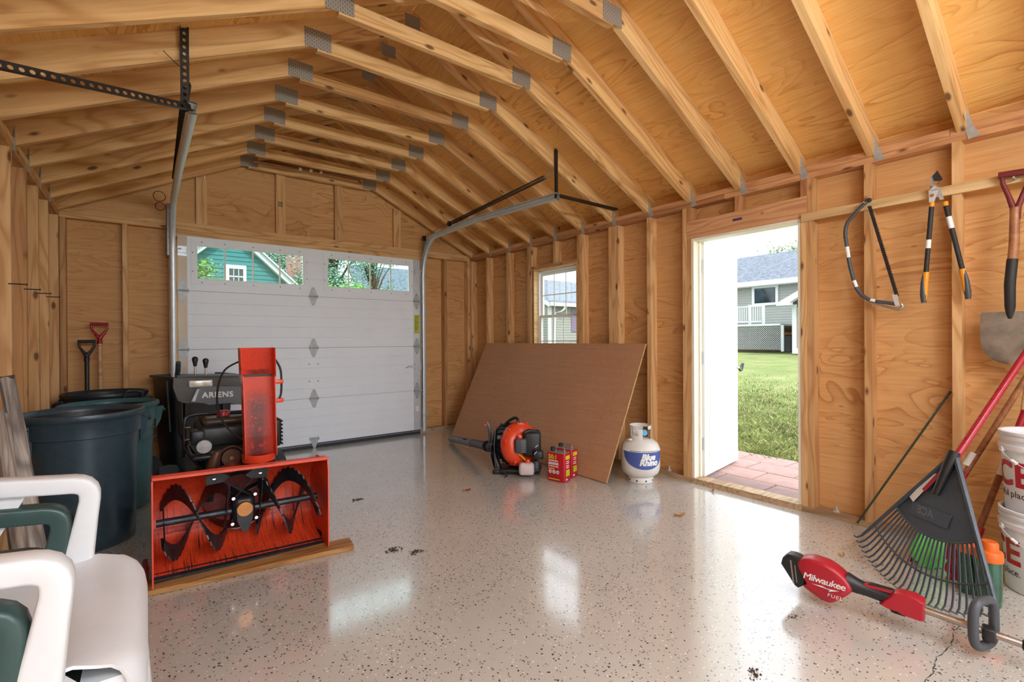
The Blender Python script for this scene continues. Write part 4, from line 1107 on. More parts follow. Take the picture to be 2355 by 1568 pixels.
m = S(); m.tube([(.46, 3.26, .52), (.495, 3.25, .555), (.515, 3.25, .60)], .012, 8); m.build('idler_arm', MAT['alu'], sb)
for (x, z) in ((.498, .56), (.507, .535), (.49, .588)):
    m = S(); m.lathe([(.004, 0), (.012, 0), (.012, .008), (.004, .008)], (x, 3.235, z), 12, (0, 1, 0)); m.build('washer', MAT['chrome'], sb)
m = S(); m.tube([(.205, 3.36, .58), (.185, 3.34, .55), (.20, 3.33, .505), (.25, 3.32, .48)], .006, 6); m.build('hose', MAT['ink'], sb)
m = S(); m.rbox(.20, .32, 3.27, 3.33, .47, .50, .01, 2); m.build('bracket_arm', MAT['black_metal'], sb)
m = S(); m.tube(curve3([(.56, 3.5, .70), (.30, 3.56, .705), (.21, 3.56, .70), (.182, 3.55, .67), (.180, 3.55, .55), (.185, 3.52, .50), (.265, 3.44, .38)], 4), .011, 8); m.build('guard_tube', MAT['worn_steel'], sb)
for z in (.63, .555):
    m = S(); m.cyl((.182, 3.535, z), (.21, 3.535, z), .006, n=6); m.build('guard_bolt', MAT['chrome'], sb)
m = S(); m.rbox(.60, .69, 3.36, 3.6, .48, .66, .02, 2)
m.build('muffler', MAT['black_metal'], sb)
for k in range(7):
    m = S(); m.box(.69, .697, 3.36, 3.6, .49+k*.024, .502+k*.024); m.build('muffler_louver', MAT['black'], sb, 0)
m = S(); m.rbox(.17, .62, 3.22, 3.9, .22, .38, .02, 2); m.build('chassis', MAT['black_metal'], sb)
m = S(); m.cyl((.06, 3.62, .2), (.74, 3.62, .2), .016, n=10); m.build('axle', MAT['worn_steel'], sb)
for x in (.10, .70):
    m = S(); m.lathe([(.09, -.055), (.16, -.058), (.19, -.045), (.198, 0), (.19, .045), (.16, .058), (.09, .055)], (x, 3.62, .2), 32, (1, 0, 0)); wh = m.build('tire', MAT['rubber'], sb)
    m = S(); m.lathe([(.001, -.03), (.09, -.05), (.094, 0), (.09, .05), (.001, .03)], (x, 3.62, .2), 20, (1, 0, 0)); m.build('wheel_rim', MAT['red_dark'], wh)
# plank under the housing
pk = MB(); pk.off = Vector((.43, 2.72, 0)); pk.prism([(-.05, 2.735), (.905, 2.64), (.918, 2.76), (-.037, 2.86)], (0, 0, .002), (1, 0, 0), (0, 1, 0), .024)
o = pk.build('floor_plank', MAT['plank'], None, 0); o.location = (.43, 2.72, 0)
tag(o, 'wet stained wooden plank lying under the orange-red auger housing', 'plank')

# ================================================================ trash cans and bin
def trash_can(name, label, c, H_, rt, rb, mat, inside, rot, handle='loop', band=True, wheels=False, tilt=None):
    t = thing(name, label, 'trash can', (c[0], c[1], 0), R(rot), 'trash cans along the left wall')
    pr = [(rb-.012, .0), (rb, .012)]
    for i in range(1, 9): f = i/9; pr.append((rb+(rt-.035-rb)*f, .012+(H_-.16)*f))
    if band: pr += [(rt-.030, H_-.135), (rt-.018, H_-.13), (rt-.014, H_-.045)]
    pr += [(rt-.010, H_-.04), (rt, H_-.032), (rt+.004, H_-.015), (rt, H_-.003), (rt-.008, H_), (rt-.018, H_-.006), (rt-.022, H_-.03)]
    MB().lathe(pr, n=48).build('body', MAT[mat], t)
    inn = [(rt-.022, H_-.03), (rt-.045, H_-.14), (rb-.014, .02), (.001, .015)]
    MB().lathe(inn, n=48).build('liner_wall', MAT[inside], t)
    MB().lathe([(rb-.012, 0), (.001, .0005)], n=48).build('bottom', MAT[mat], t)
    for s in (-1, 1):
        if handle == 'loop':
            pts = [(s*(rt-.02), -.07, H_-.06), (s*(rt+.02), -.065, H_-.075), (s*(rt+.032), -.045, H_-.085), (s*(rt+.032), .045, H_-.085), (s*(rt+.02), .065, H_-.075), (s*(rt-.02), .07, H_-.06)]
            MB().tube(pts, .011, 8).build('handle', MAT[mat], t)
            for yy in (-.07, .07):
                MB().prism([(0, 0), (.05, -.0), (.03, -.10), (.0, -.16)], (s*(rt-.035), yy-.006, H_-.05), (s, 0, 0), (0, 0, 1), .012).build('handle_rib', MAT[mat], t)
    return t
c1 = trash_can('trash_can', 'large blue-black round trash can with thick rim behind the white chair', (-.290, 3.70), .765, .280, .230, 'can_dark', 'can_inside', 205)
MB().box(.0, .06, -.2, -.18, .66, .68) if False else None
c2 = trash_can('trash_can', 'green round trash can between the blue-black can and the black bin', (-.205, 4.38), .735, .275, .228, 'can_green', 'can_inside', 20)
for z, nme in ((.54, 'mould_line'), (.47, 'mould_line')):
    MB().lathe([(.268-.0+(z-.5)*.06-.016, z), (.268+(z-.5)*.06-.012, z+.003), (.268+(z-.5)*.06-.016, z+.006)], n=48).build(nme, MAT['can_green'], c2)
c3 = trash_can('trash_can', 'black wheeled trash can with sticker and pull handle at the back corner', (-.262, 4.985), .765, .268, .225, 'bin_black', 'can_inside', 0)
hd = curve3([(.10, -.25, .66), (.128, -.25, .755), (.15, -.25, .778), (.215, -.235, .77), (.232, -.23, .74), (.19, -.20, .65)], 4)
MB().tube(hd, .011, 8).build('pull_handle', MAT['bin_black'], c3)
def on_can(a0, a1, z0, z1, r0, r1, parent, mat, name, n=6):
    g = [[((r0+(r1-r0)*j)*math.cos(R(a0+(a1-a0)*i/n)), (r0+(r1-r0)*j)*math.sin(R(a0+(a1-a0)*i/n)), z0+(z1-z0)*j) for j in range(2)] for i in range(n+1)]
    return MB().sheet(g, -.0008).build(name, MAT[mat], parent)
st = on_can(-80, -66, .665, .715, .2575, .2585, c3, 'label_white', 'sticker')
letters('lettering', 'HDX', .036, (.262*math.cos(R(-73)), .262*math.sin(R(-73)), .69), (math.sin(R(73)), math.cos(R(73)), 0), (0, 0, 1), MAT['can_red'], st)
for s in (-1, 1):
    m = MB().lathe([(.001, -.022), (.10, -.022), (.112, -.012), (.112, .012), (.10, .022), (.001, .022)], (.255, s*.0-.05, .112), 24, (.2, .98, 0)) if s > 0 else MB().lathe([(.001, -.022), (.10, -.022), (.112, -.012), (.112, .012), (.10, .022), (.001, .022)], (.14, .26, .112), 24, (.98, -.2, 0))
    m.build('wheel', MAT['rubber'], c3)

# tall square black bin
bn = thing('square_bin', 'tall tapered black plastic bin standing behind the snow blower', 'bin', (.165, 4.93, 0), R(17))
BW, BD, BH = .50, .46, .86
def tap(z): f = z/BH; return .045*(1-f)
def rr(x0, x1, y0, y1, z, r=.05, n=4):
    p = []
    for (cx, cy, a0) in ((x1-r, y1-r, 0), (x0+r, y1-r, 90), (x0+r, y0+r, 180), (x1-r, y0+r, 270)):
        for i in range(n+1): a = R(a0+90*i/n); p.append((cx+r*math.cos(a), cy+r*math.sin(a), z))
    return p
def loft(m, rings, cap0=True, cap1=False):
    k = len(rings[0]); vs = sum(rings, []); fs = []
    for i in range(len(rings)-1):
        for j in range(k): a = i*k+j; b = i*k+(j+1) % k; fs.append((a, b, b+k, a+k))
    if cap0: fs.append(tuple(reversed(range(k))))
    if cap1: fs.append(tuple(range((len(rings)-1)*k, len(rings)*k)))
    return m.add(vs, fs)
rg = []
for z in (0, .02, .2, .5, .8, BH-.02):
    i_ = tap(z); rg.append(rr(i_, BW-i_, i_, BD-i_, z, .035))
rg += [rr(-.02, BW+.02, -.02, BD+.02, BH-.018, .045), rr(-.02, BW+.02, -.02, BD+.02, BH, .045), rr(.015, BW-.015, .015, BD-.015, BH, .03), rr(.02, BW-.02, .02, BD-.02, BH-.1, .03), rr(.06, BW-.06, .06, BD-.06, .03, .03)]
loft(MB(), rg, True, True).build('body', MAT['bin_black'], bn)
for x in (.10, .40):
    MB().bar((x, .004, .06), (x, -.036+.018, .80), .02, .02).build('rib', MAT['bin_black'], bn)
MB().bar((-.008, .03, .40), (-.03, .03, .83), .012, .03).build('corner_rib', MAT['bin_black'], bn)

# ================================================================ D-handled tools behind the cans
def d_handle(name, label, x, y, z_grip, w, shaft_mat, grip_mat, foot):
    t = thing(name, label, 'shovel', (x, y, 0))
    top = Vector((0, 0, z_grip)); ft = Vector(foot)
    d = (top-ft).normalized()
    MB().cyl(ft, top-d*.13, .0155, n=12).build('shaft', MAT[shaft_mat], t)
    g = MB(); h = w/2
    P = lambda a, b: top+Vector((a, 0, 0))+d*b
    g.tube([P(0, -.17), P(0, -.12), P(-h*.5, -.085), P(-h*.95, -.045), P(-h, -.01)], [.02, .018, .011, .009, .009], 8)
    g.tube([P(0, -.17), P(0, -.12), P(h*.5, -.085), P(h*.95, -.045), P(h, -.01)], [.02, .018, .011, .009, .009], 8)
    g.cyl(P(-h-.008, 0), P(h+.008, 0), .013, n=12)
    g.build('d_grip', MAT[grip_mat], t)
    # blade down on the floor behind the cans
    b0 = ft
    gr = [[(b0.x+u*.038, b0.y-.012+.02*u*u, max(.003, b0.z-.30+v*.34)) for u in (-1, -.5, 0, .5, 1)] for v in (0, .33, .66, 1)]
    MB().sheet(gr, .003).build('blade', MAT['dark_grey'], t)
    return t
d_handle('snow_shovel', 'black D-handled shovel leaning against the end wall', -.405, 5.42, 1.164, .10, 'black', 'black', (.005, -.06, .30))
d_handle('snow_shovel', 'red D-handled shovel with a pale wooden shaft against the end wall', -.325, 5.455, 1.313, .105, 'handle_wood', 'pole_red', (.012, -.05, .30))

# ================================================================ weathered fence posts
def post(label, top, foot, w, h, seed):
    rnd = random.Random(seed); t, f = Vector(top), Vector(foot)
    d = (t-f).normalized(); a = Vector((.8, .6, 0)); a = (a-d*a.dot(d)).normalized(); b = d.cross(a); n = 9
    ring0 = [(-1, -.6), (-.5, -1), (.5, -1), (1, -.4), (.95, .6), (.3, 1), (-.6, .9), (-1, .3)]
    rings = []; L_ = (t-f).length
    for i in range(n+1):
        rings.append([(L_*i/n+(rnd.uniform(-.03, .02) if i == n else 0), x*w/2*(1+rnd.uniform(-.12, .12)), y*h/2*(1+rnd.uniform(-.12, .12))) for x, y in ring0])
    m = MB(); loft(m, rings, True, True)
    o = m.build('fence_rail', MAT['grey_wood'], None, 25); o.matrix_basis = frame(f, d, a, b)
    return tag(o, label, 'fence rail', 'weathered rails leaning in the corner')
post('tallest weathered split rail with a notched top, leaning by the blue-black can', (-.508, 3.126, 1.005), (-.275, 2.41, .03), .056, .046, 1)
post('weathered grey rail leaning just left of the tallest one', (-.498, 2.95, .865), (-.305, 2.26, .03), .05, .042, 2)
post('pale weathered rail lowest and nearest the left edge of the picture', (-.51, 2.74, .66), (-.37, 2.14, .03), .048, .042, 3)

# ================================================================ stacked resin armchairs
def chair(label, x, z, mat, y=1.37, nm='plastic_armchair', scale=1.0):
    """faces +x; origin under the seat front, arms at +-.3"""
    t = thing(nm, label, 'chair', (x, y, z))
    M_ = MAT[mat]
    # seat shell: dished, rounded corners, waterfall front
    prof = [(-.47, .445), (-.40, .415), (-.30, .405), (-.20, .408), (-.12, .415), (-.07, .42), (-.04, .419), (-.02, .413), (-.008, .402), (.0, .385), (.004, .36), (.004, .33), (.0, .30)]
    def seat_pt(px_, pz, v):
        e = abs(v)
        return (px_-(.022*e**10 if px_ > -.2 else 0), v*.272, pz+(.016*e**4 if px_ < -.06 else .006*e**4))
    g = [[seat_pt(px_, pz, v) for (px_, pz) in prof] for v in [-1+2*i/24 for i in range(25)]]
    MB().sheet(g, -.006).build('seat', M_, t, 60)
    inner = [(-.36, .410), (-.25, .4065), (-.15, .4125), (-.10, .4165), (-.065, .4195)]
    g = [[(px_, v*.185*(1+.25*(px_+.2)), pz+.0022) for (px_, pz) in inner] for v in [-1+2*i/8 for i in range(9)]]
    MB().sheet(g, .002).build('seat_panel', M_, t, 60)
    for s in (-1, 1):
        yy = s*.285
        # arm and front post: one rounded band bent down at the front corner
        path = [(-.47, .668, 1), (-.36, .655, 1), (-.25, .642, 1), (-.17, .633, 1), (-.14, .630, 1), (-.128, .627, 1), (-.117, .621, 1), (-.110, .612, 1.0), (-.107, .60, 1.0), (-.107, .585, 1), (-.114, .54, 1.1), (-.120, .50, 1.22), (-.127, .46, 1.38), (-.133, .42, 1.55)]
        sec = [(-.028, -.015), (-.0265, -.0195), (-.022, -.021), (.022, -.021), (.0265, -.0195), (.028, -.015), (.028, .012), (.0265, .0175), (.021, .020), (0, .021), (-.021, .020), (-.0265, .0175), (-.028, .012)]
        rings = []
        for i, (px_, pz, k_) in enumerate(path):
            q0 = path[max(0, i-1)]; q1 = path[min(len(path)-1, i+1)]
            tx, tz = q1[0]-q0[0], q1[1]-q0[1]; l_ = math.hypot(tx, tz); nx_, nz_ = -tz/l_, tx/l_
            rings.append([(px_+nx_*b_*k_, yy+a_, pz+nz_*b_*k_) for a_, b_ in sec])
        m = MB(); loft(m, rings, True, True); m.build('arm', M_, t, 60)
        # rear strut
        MB().prism([(-.215, .635), (-.262, .64), (-.37, .47), (-.36, .41), (-.30, .41), (-.29, .49)], (0, yy+.014, 0), (1, 0, 0), (0, 0, 1), .024).build('arm_strut', M_, t)
        # side rail joining arm frame and seat
        MB().prism([(-.46, .445), (-.20, .430), (-.10, .430), (-.075, .40), (-.10, .375), (-.46, .385)], (0, yy+.012, 0), (1, 0, 0), (0, 0, 1), .026).build('side_rail', M_, t)
        # legs: channel section, splayed
        for (x0, x1, xf0, xf1) in ((-.085, -.016, -.02, .03), (-.46, -.38, -.50, -.44)):
            vs = []
            for (z_, xa, xb, yo) in ((.395, x0, x1, .232), (.2, (x0+xf0)/2, (x1+xf1)/2, .262), (0.0, xf0+.01, xf1-.01, .292)):
                yc = s*yo
                vs.append([(xa, yc-.03, z_), (xb, yc-.03, z_), (xb, yc+.03, z_), (xa, yc+.03, z_)])
            m = MB(); loft(m, vs, True, True); m.build('leg', M_, t)
    # backrest: frame with slats
    def back(px_, zz): return (-.46-(zz-.42)*.28, px_, zz)
    for yy in (-.235, .235):
        MB().bar(back(yy, .42), back(yy*.92, .83), .05, .03).build('back_post', M_, t)
    MB().bar(back(-.24, .83), back(.24, .83), .03, .05, up=(.3, 0, 1)).build('back_rail', M_, t)
    for yy in (-.13, -.045, .045, .13):
        MB().bar(back(yy, .44), back(yy, .82), .045, .008, up=(1, 0, 0)).build('back_slat', M_, t)
    return t
chair('white resin armchair on top of the chair stack', -.012, .168, 'chair_white')
chair('dark green resin armchair directly under the white chair', -.066, .104, 'chair_green')
chair('dark green resin armchair at the bottom of the stack', -.10, 0.0, 'chair_green')

# ================================================================ sheet of plywood leaning on the side wall
bx0, by0, by1 = 2.915, 2.585, 5.02
top_x = 3.43; zt_ = 1.108
ex = Vector((0, 1, 0)); ez = Vector((top_x-bx0, 0, zt_)).normalized(); nn = ex.cross(ez)
ps = MB().box(-1.219, 1.219, -.6095, .6095, -.006, .006).mesh('plywood_sheet', MAT['ply_sheet'], 0)
c = Vector((bx0, (by0+by1)/2, .006))+ez*.6095+nn*.0
po = thing('plywood_sheet', 'large brown plywood sheet leaning on its long edge against the side wall', 'plywood sheet', (bx0, (by0+by1)/2, 0))
place(ps, 'face_veneer', po, frame(c-Vector(po.location), ex, ez, nn))
em = MB()
for (a0, a1, b0, b1) in ((-1.2225, -1.2192, -.6095, .6095), (-1.2225, 1.219, .6097, .6125)):
    em.box(a0, a1, b0, b1, -.006, .006)
for i, (nm_, pr_) in enumerate((('end_edge', 0), ('top_edge', 1))):
    q = MB(); q.v = em.v[pr_*8:(pr_+1)*8]; q.f = em.f[:6]
    place(q.mesh(nm_, MAT['edge_wood'], 0), nm_, po, frame(c-Vector(po.location), ex, ez, nn))
# ================================================================ backpack leaf blower
YAW = -yaw
lb = thing('leaf_blower', 'orange-red backpack leaf blower with black harness and long grey tube', 'leaf blower', (2.572, 3.30, 0), YAW)
def L(m, n, mat, par=None, **k): return m.build(n, MAT[mat], par or lb, **k)
L(MB().rbox(-.155, .195, -.10, .14, .004, .05, .03, 4), 'base_tray', 'black')
m = MB(); m.tube([(-.15, -.08, .035), (.10, -.115, .035), (.185, -.10, .04), (.20, 0, .045), (.19, .11, .045)], .014, 8); L(m, 'base_rail', 'black')
ax = Vector((.62, -.77, .12)).normalized(); vc = Vector((.015, .0, .245))
L(MB().lathe([(.04, .095), (.10, .095), (.145, .085), (.175, .06), (.19, .025), (.192, -.015), (.18, -.035), (.12, -.04)], vc, 40, ax), 'fan_housing', 'red')
for a in range(20, 340, 32):
    u = ax.orthogonal().normalized(); w = ax.cross(u); d = u*math.cos(R(a))+w*math.sin(R(a))
    L(MB().obox(vc+d*.185+ax*.02, d*.012, ax*.03, ax.cross(d)*.006), 'housing_rib', 'red')
L(MB().lathe([(.12, -.04), (.172, -.042), (.176, -.06), (.172, -.115), (.10, -.125), (.001, -.125)], vc, 36, ax), 'intake_cage', 'black')
for a in range(0, 360, 15):
    u = ax.orthogonal().normalized(); w = ax.cross(u); d = u*math.cos(R(a))+w*math.sin(R(a))
    L(MB().obox(vc+d*.178-ax*.078, d*.006, ax*.034, ax.cross(d)*.006), 'cage_slat', 'black')
# back frame and carry handle
m = MB(); m.tube([(-.17, .03, .03), (-.20, .06, .12), (-.205, .07, .24), (-.17, .08, .34), (-.12, .08, .40)], [.035, .032, .03, .03, .025], 8); L(m, 'back_frame', 'black')
m = MB(); m.tube(curve3([(-.12, .06, .39), (-.08, .04, .435), (-.03, .02, .468), (.0, .01, .467), (.008, .0, .445), (-.002, .0, .41)], 4), .013, 8); L(m, 'carry_handle', 'black')
m = MB(); m.sheet([[(-.19-.012*math.sin(PI*i/8)-.01*i/8*0, -.02-.03*math.sin(PI*i/8)+v*.028, .40-.36*i/8) for v in (-1, 0, 1)] for i in range(9)], .006); L(m, 'shoulder_strap', 'dark_grey')
m = MB(); m.sheet([[(-.20-.035*math.sin(PI*i/8), .05-.05*math.sin(PI*i/8)+v*.026, .36-.34*i/8) for v in (-1, 0, 1)] for i in range(9)], .006); L(m, 'shoulder_strap', 'black')
L(MB().rbox(-.215, -.15, -.075, -.045, .0, .038, .008, 2), 'strap_buckle', 'black')
m = MB(); m.sheet([[(-.16+.075*i/6, -.07-.06*i/6+v*.012, .022+.02*math.sin(PI*i/6)-.018*i/6) for v in (-1, 1)] for i in range(7)], .003)
m.sheet([[(-.085-.03*i/4, -.13-.035*i/4+v*.012, .004) for v in (-1, 1)] for i in range(5)], .003); L(m, 'loose_strap', 'dark_grey')
L(MB().rbox(-.175, -.125, -.065, -.035, .30, .33, .006, 2), 'strap_clip', 'grey_plastic')
# engine cover, air filter, muffler
L(MB().rbox(.05, .20, -.15, -.0, .165, .375, .025, 3), 'engine_cover', 'black')
L(MB().rbox(-.02, .075, -.185, -.13, .205, .325, .012, 2), 'air_filter', 'dark_grey')
for k in range(6): L(MB().box(.03, .07, -.19, -.184, .212+k*.016, .219+k*.016), 'filter_louver', 'grey_plastic', smooth=0)
m = MB(); m.lathe([(.001, .012), (.018, .012), (.022, .0), (.018, -.02)], (.02, -.155, .335), 12, (.3, -.4, 1)); L(m, 'throttle_knob', 'red')
m = MB(); m.tube([(.06, -.13, .37), (.10, -.12, .385), (.15, -.10, .375)], .016, 8); L(m, 'top_duct', 'black')
L(MB().rbox(.13, .215, -.19, -.12, .155, .225, .012, 2), 'starter_housing', 'black')
L(MB().bar((.14, -.196, .20), (.16, -.198, .225), .008, .004), 'decal', 'label_white', smooth=0); L(MB().bar((.15, -.155, .25), (.175, -.153, .27), .008, .004), 'decal', 'label_white', smooth=0)
m = MB(); m.tube([(.0, -.13, .19), (.035, -.16, .175), (.07, -.17, .14)], .006, 6); L(m, 'fuel_line', 'yellow')
L(MB().rbox(.01, .14, -.205, -.12, .02, .125, .028, 4), 'fuel_tank', 'tank_milky')
m = MB(); m.lathe([(.001, .022), (.02, .022), (.023, .015), (.023, -.004), (.014, -.006)], (.085, -.165, .13), 16); L(m, 'tank_cap', 'red')
L(MB().rbox(.135, .185, -.15, -.05, .05, .13, .02, 3), 'side_guard', 'dark_grey')
m = MB(); m.ball((-.02, -.13, .12), .018, 10); L(m, 'choke_bulb', 'red')
# tube running back along the plywood to the floor
t0 = Vector((-.20, .06, .20)); t1 = Vector((-.735, 1.22, .045)); td = (t1-t0).normalized()
m = MB(); m.tube([t0+td*.0-Vector((-.06, .02, 0)), t0, t0+td*.10], [.055, .05, .046], 16); L(m, 'elbow', 'black')
m = MB()
for k in range(5): m.lathe([(.044, -.008), (.05, 0), (.044, .008)], t0+td*(.10+k*.02), 16, td)
L(m, 'bellows', 'black')
m = MB(); m.tube([t0+td*.20, t0+td*.62], [.042, .038], 16); L(m, 'blower_tube', 'dark_grey')
m = MB(); m.tube([t0+td*.58, t0+td*1.0, t1], [.040, .036, .034], 16); L(m, 'blower_nozzle', 'grey_plastic')
m = MB(); m.lathe([(.034, 0), (.034, .004), (.028, .004), (.028, -.03)], t1, 16, td); L(m, 'nozzle_end', 'dark_grey')
m = MB(); q = t0+td*.75; m.obox(q+Vector((.0, -.02, .03)), td*.05, Vector((.02, .012, 0)), Vector((0, -.004, .008))); L(m, 'decal', 'ink')
hb = t0+td*.12
m = MB(); m.tube([hb+Vector((0, 0, .03)), hb+Vector((.005, 0, .09)), hb+Vector((.0, 0, .155)), hb+Vector((-.012, 0, .20)), hb+Vector((-.03, 0, .222))], [.016, .017, .016, .018, .014], 10); L(m, 'control_grip', 'grey_plastic')
m = MB(); m.rbox(-.018, .012, -.012, .012, -.012, .012, .005, 2); m.v = [tuple(Vector(v)+hb+Vector((-.035, 0, .195))) for v in m.v]; L(m, 'throttle_trigger', 'red')

# ================================================================ red tins
def tin(label, c, rot, h=.235, w=.165, d=.10):
    t = thing('fuel_tin', label, 'fuel can', (c[0], c[1], 0), rot, 'red fuel tins')
    MB().rbox(0, w, 0, d, 0, h, .012, 3).build('body', MAT['can_red'], t)
    MB().rbox(.004, w-.004, .004, d-.004, h-.006, h+.004, .008, 3).build('tin_top', MAT['tin'], t)
    m = MB(); m.tube([(.05, d/2, h+.003), (.055, d/2, h+.03), (.075, d/2, h+.038), (.115, d/2, h+.038), (.135, d/2, h+.03), (.14, d/2, h+.003)], .006, 6); m.build('carry_handle', MAT['tin'], t)
    m = MB(); m.lathe([(.001, .03), (.017, .03), (.019, .024), (.019, .0)], (.024, d/2, h+.003), 14); m.build('screw_cap', MAT['ink'], t)
    f = -.0008
    letters('price_lettering', '50:1', .05, (.055, f, h-.037), (1, 0, 0), (0, 0, 1), MAT['label_yellow'], t, bold=.0018)
    rnd = random.Random(3)
    for i, (z, hh) in enumerate(((.164, .010), (.150, .006), (.136, .012), (.124, .004), (.118, .004))):
        m = MB(); x = .014
        while x < .105:
            wd = rnd.uniform(.006, .02); m.box(x, min(x+wd, .11), f-.0004, f, z*h/.235, (z+hh)*h/.235); x += wd+.004
        m.build('small_print', MAT['label_white'], t, 0)
    MB().box(.014, .07, f-.0004, f, .098, .108).build('print_band', MAT['label_yellow'], t, 0)
    for k in range(3):
        MB().lathe([(.001, .0004), (.0145, .0004), (.0145, 0)], (.03+k*.036, f+.0003, .078), 16, (0, -1, 0)).build('pictogram', MAT['label_white'], t)
        MB().lathe([(.001, .0004), (.006, .0004), (.006, 0)], (.032+k*.036, f-.0003, .077), 8, (0, -1, 0)).build('pictogram_mark', MAT['ink'], t)
    MB().box(.014, .12, f-.0004, f, .016, .024).build('print_band', MAT['label_yellow'], t, 0)
    g = w+.0008
    MB().box(g, g+.0004, .02, .082, h-.052, h-.02).build('print_band', MAT['label_yellow'], t, 0)
    for z in (.165, .15, .13, .115): MB().box(g, g+.0004, .026, .07, z, z+.006).build('small_print', MAT['label_white'], t, 0)
    MB().box(g, g+.0004, .024, .08, .048, .10).build('side_patch', MAT['label_green'], t, 0)
    MB().box(g, g+.0004, .024, .045, .016, .03).build('small_print', MAT['label_white'], t, 0)
    return t
# wide printed face turned to the left, narrow side to the right
def tin_at(label, near, ang):
    e = Vector((math.cos(ang), math.sin(ang), 0)); w = .165
    return tin(label, (near[0]-e.x*w, near[1]-e.y*w), ang)
tin_at('red rectangular fuel tin with black cap, nearest the camera', (2.66, 2.80), YAW-R(38))
tin_at('red rectangular fuel tin half hidden behind the nearer tin', (2.80, 2.86), YAW-R(40))

# ================================================================ propane cylinder
pc = thing('propane_cylinder', 'white propane cylinder with a blue printed label by the doorway', 'gas cylinder', (3.205, 2.475, 0), YAW)
MB().lathe([(.098, 0), (.103, .003), (.103, .045), (.098, .05), (.09, .05), (.09, .003)], n=40).build('foot_ring', MAT['tank_white'], pc)
for a in range(0, 360, 40):
    MB().lathe([(.001, .003), (.007, .003), (.007, 0)], (.102*math.cos(R(a)), .102*math.sin(R(a)), .022), 8, (math.cos(R(a)), math.sin(R(a)), 0)).build('vent_hole', MAT['ink'], pc)
prf = [(.001, .035), (.07, .038), (.11, .05), (.138, .072), (.151, .10), (.1545, .13), (.1545, .255), (.151, .285), (.138, .312), (.11, .335), (.075, .348), (.04, .353), (.001, .354)]
MB().lathe(prf, n=56).build('tank_body', MAT['tank_white'], pc)
# collar with its cut-outs
def arcsheet(r, a0, a1, z0, z1, t, n=14): return [[(r*math.cos(R(a0+(a1-a0)*i/n)), r*math.sin(R(a0+(a1-a0)*i/n)), z0+(z1-z0)*j) for j in (0, 1)] for i in range(n+1)]
m = MB(); m.sheet(arcsheet(.083, -60, 250, .430, .457, 0, 36), .004); m.build('collar_rim', MAT['tank_white'], pc)
for (a0, a1) in ((-140+25, -92), (170, 205), (60, 120), (-25, 10)):
    MB().sheet(arcsheet(.083, a0, a1, .335, .432, 0, 8), .004).build('collar_post', MAT['tank_white'], pc)
MB().sheet(arcsheet(.083, -140, 60, .335, .345, 0, 20), .004).build('collar_base', MAT['tank_white'], pc)
MB().sheet(arcsheet(.083, 205, 246, .335, .378, 0, 8), .004).build('collar_guard', MAT['tank_white'], pc)
MB().cyl((0, 0, .35), (0, 0, .41), .016, n=12).build('valve_stem', MAT['brass'], pc)
m = MB(); m.lathe([(.001, .02), (.024, .02), (.026, .014), (.026, -.006), (.014, -.012)], (.015, -.045, .40), 14, (.25, -1, .1)); m.cyl((0, 0, .40), (.012, -.04, .40), .012, n=10); m.build('valve_knob', MAT['valve_blue'], pc)
MB().lathe([(.001, .01), (.014, .01), (.02, 0)], (-.10, -.06, .345), 12).build('bleed_plug', MAT['tank_white'], pc)
# printed label, wrapped on the front
rL = .1556
def wrapP(cx, cz, r=rL): return lambda x, y, e: (  (r+e)*math.sin((x+cx)/r), -(r+e)*math.cos((x+cx)/r), cz+y)
g = []
n = 28
for i in range(n+1):
    a = -1.25+2.5*i/n; lo = .262-.135*math.sqrt(max(0, 1-(a/1.25)**2)); g.append([(rL*math.sin(a), -rL*math.cos(a), lo+(.264-lo)*j/3) for j in range(4)])
lab = MB().sheet(g, -.0008).build('label', MAT['label_blue'], pc)
m = MB(); m.sheet([[((rL+.0002)*math.sin(a), -(rL+.0002)*math.cos(a), z) for z in (.262, .278)] for a in [-1.3+2.6*i/n for i in range(n+1)]], -.0008); m.build('label_band', MAT['label_white'], lab)
letters('lettering', 'Blue', .066, (0, 0, 0), (1, 0, 0), (0, 0, 1), MAT['label_white'], lab, shear=.25, fn=wrapP(.025, .224, rL+.0012), sub=3, bold=.003)
letters('lettering', 'Rhino', .066, (0, 0, 0), (1, 0, 0), (0, 0, 1), MAT['label_white'], lab, shear=.25, fn=wrapP(.03, .180, rL+.0012), sub=3, bold=.003)
m = MB(); rnd = random.Random(5); a = -.8
while a < .85:
    w_ = rnd.uniform(.03, .09); m.sheet([[((rL+.0012)*math.sin(q), -(rL+.0012)*math.cos(q), z) for z in (.267, .272)] for q in (a, a+w_)], -.0004); a += w_+.02
m.build('label_print', MAT['ink'], lab)

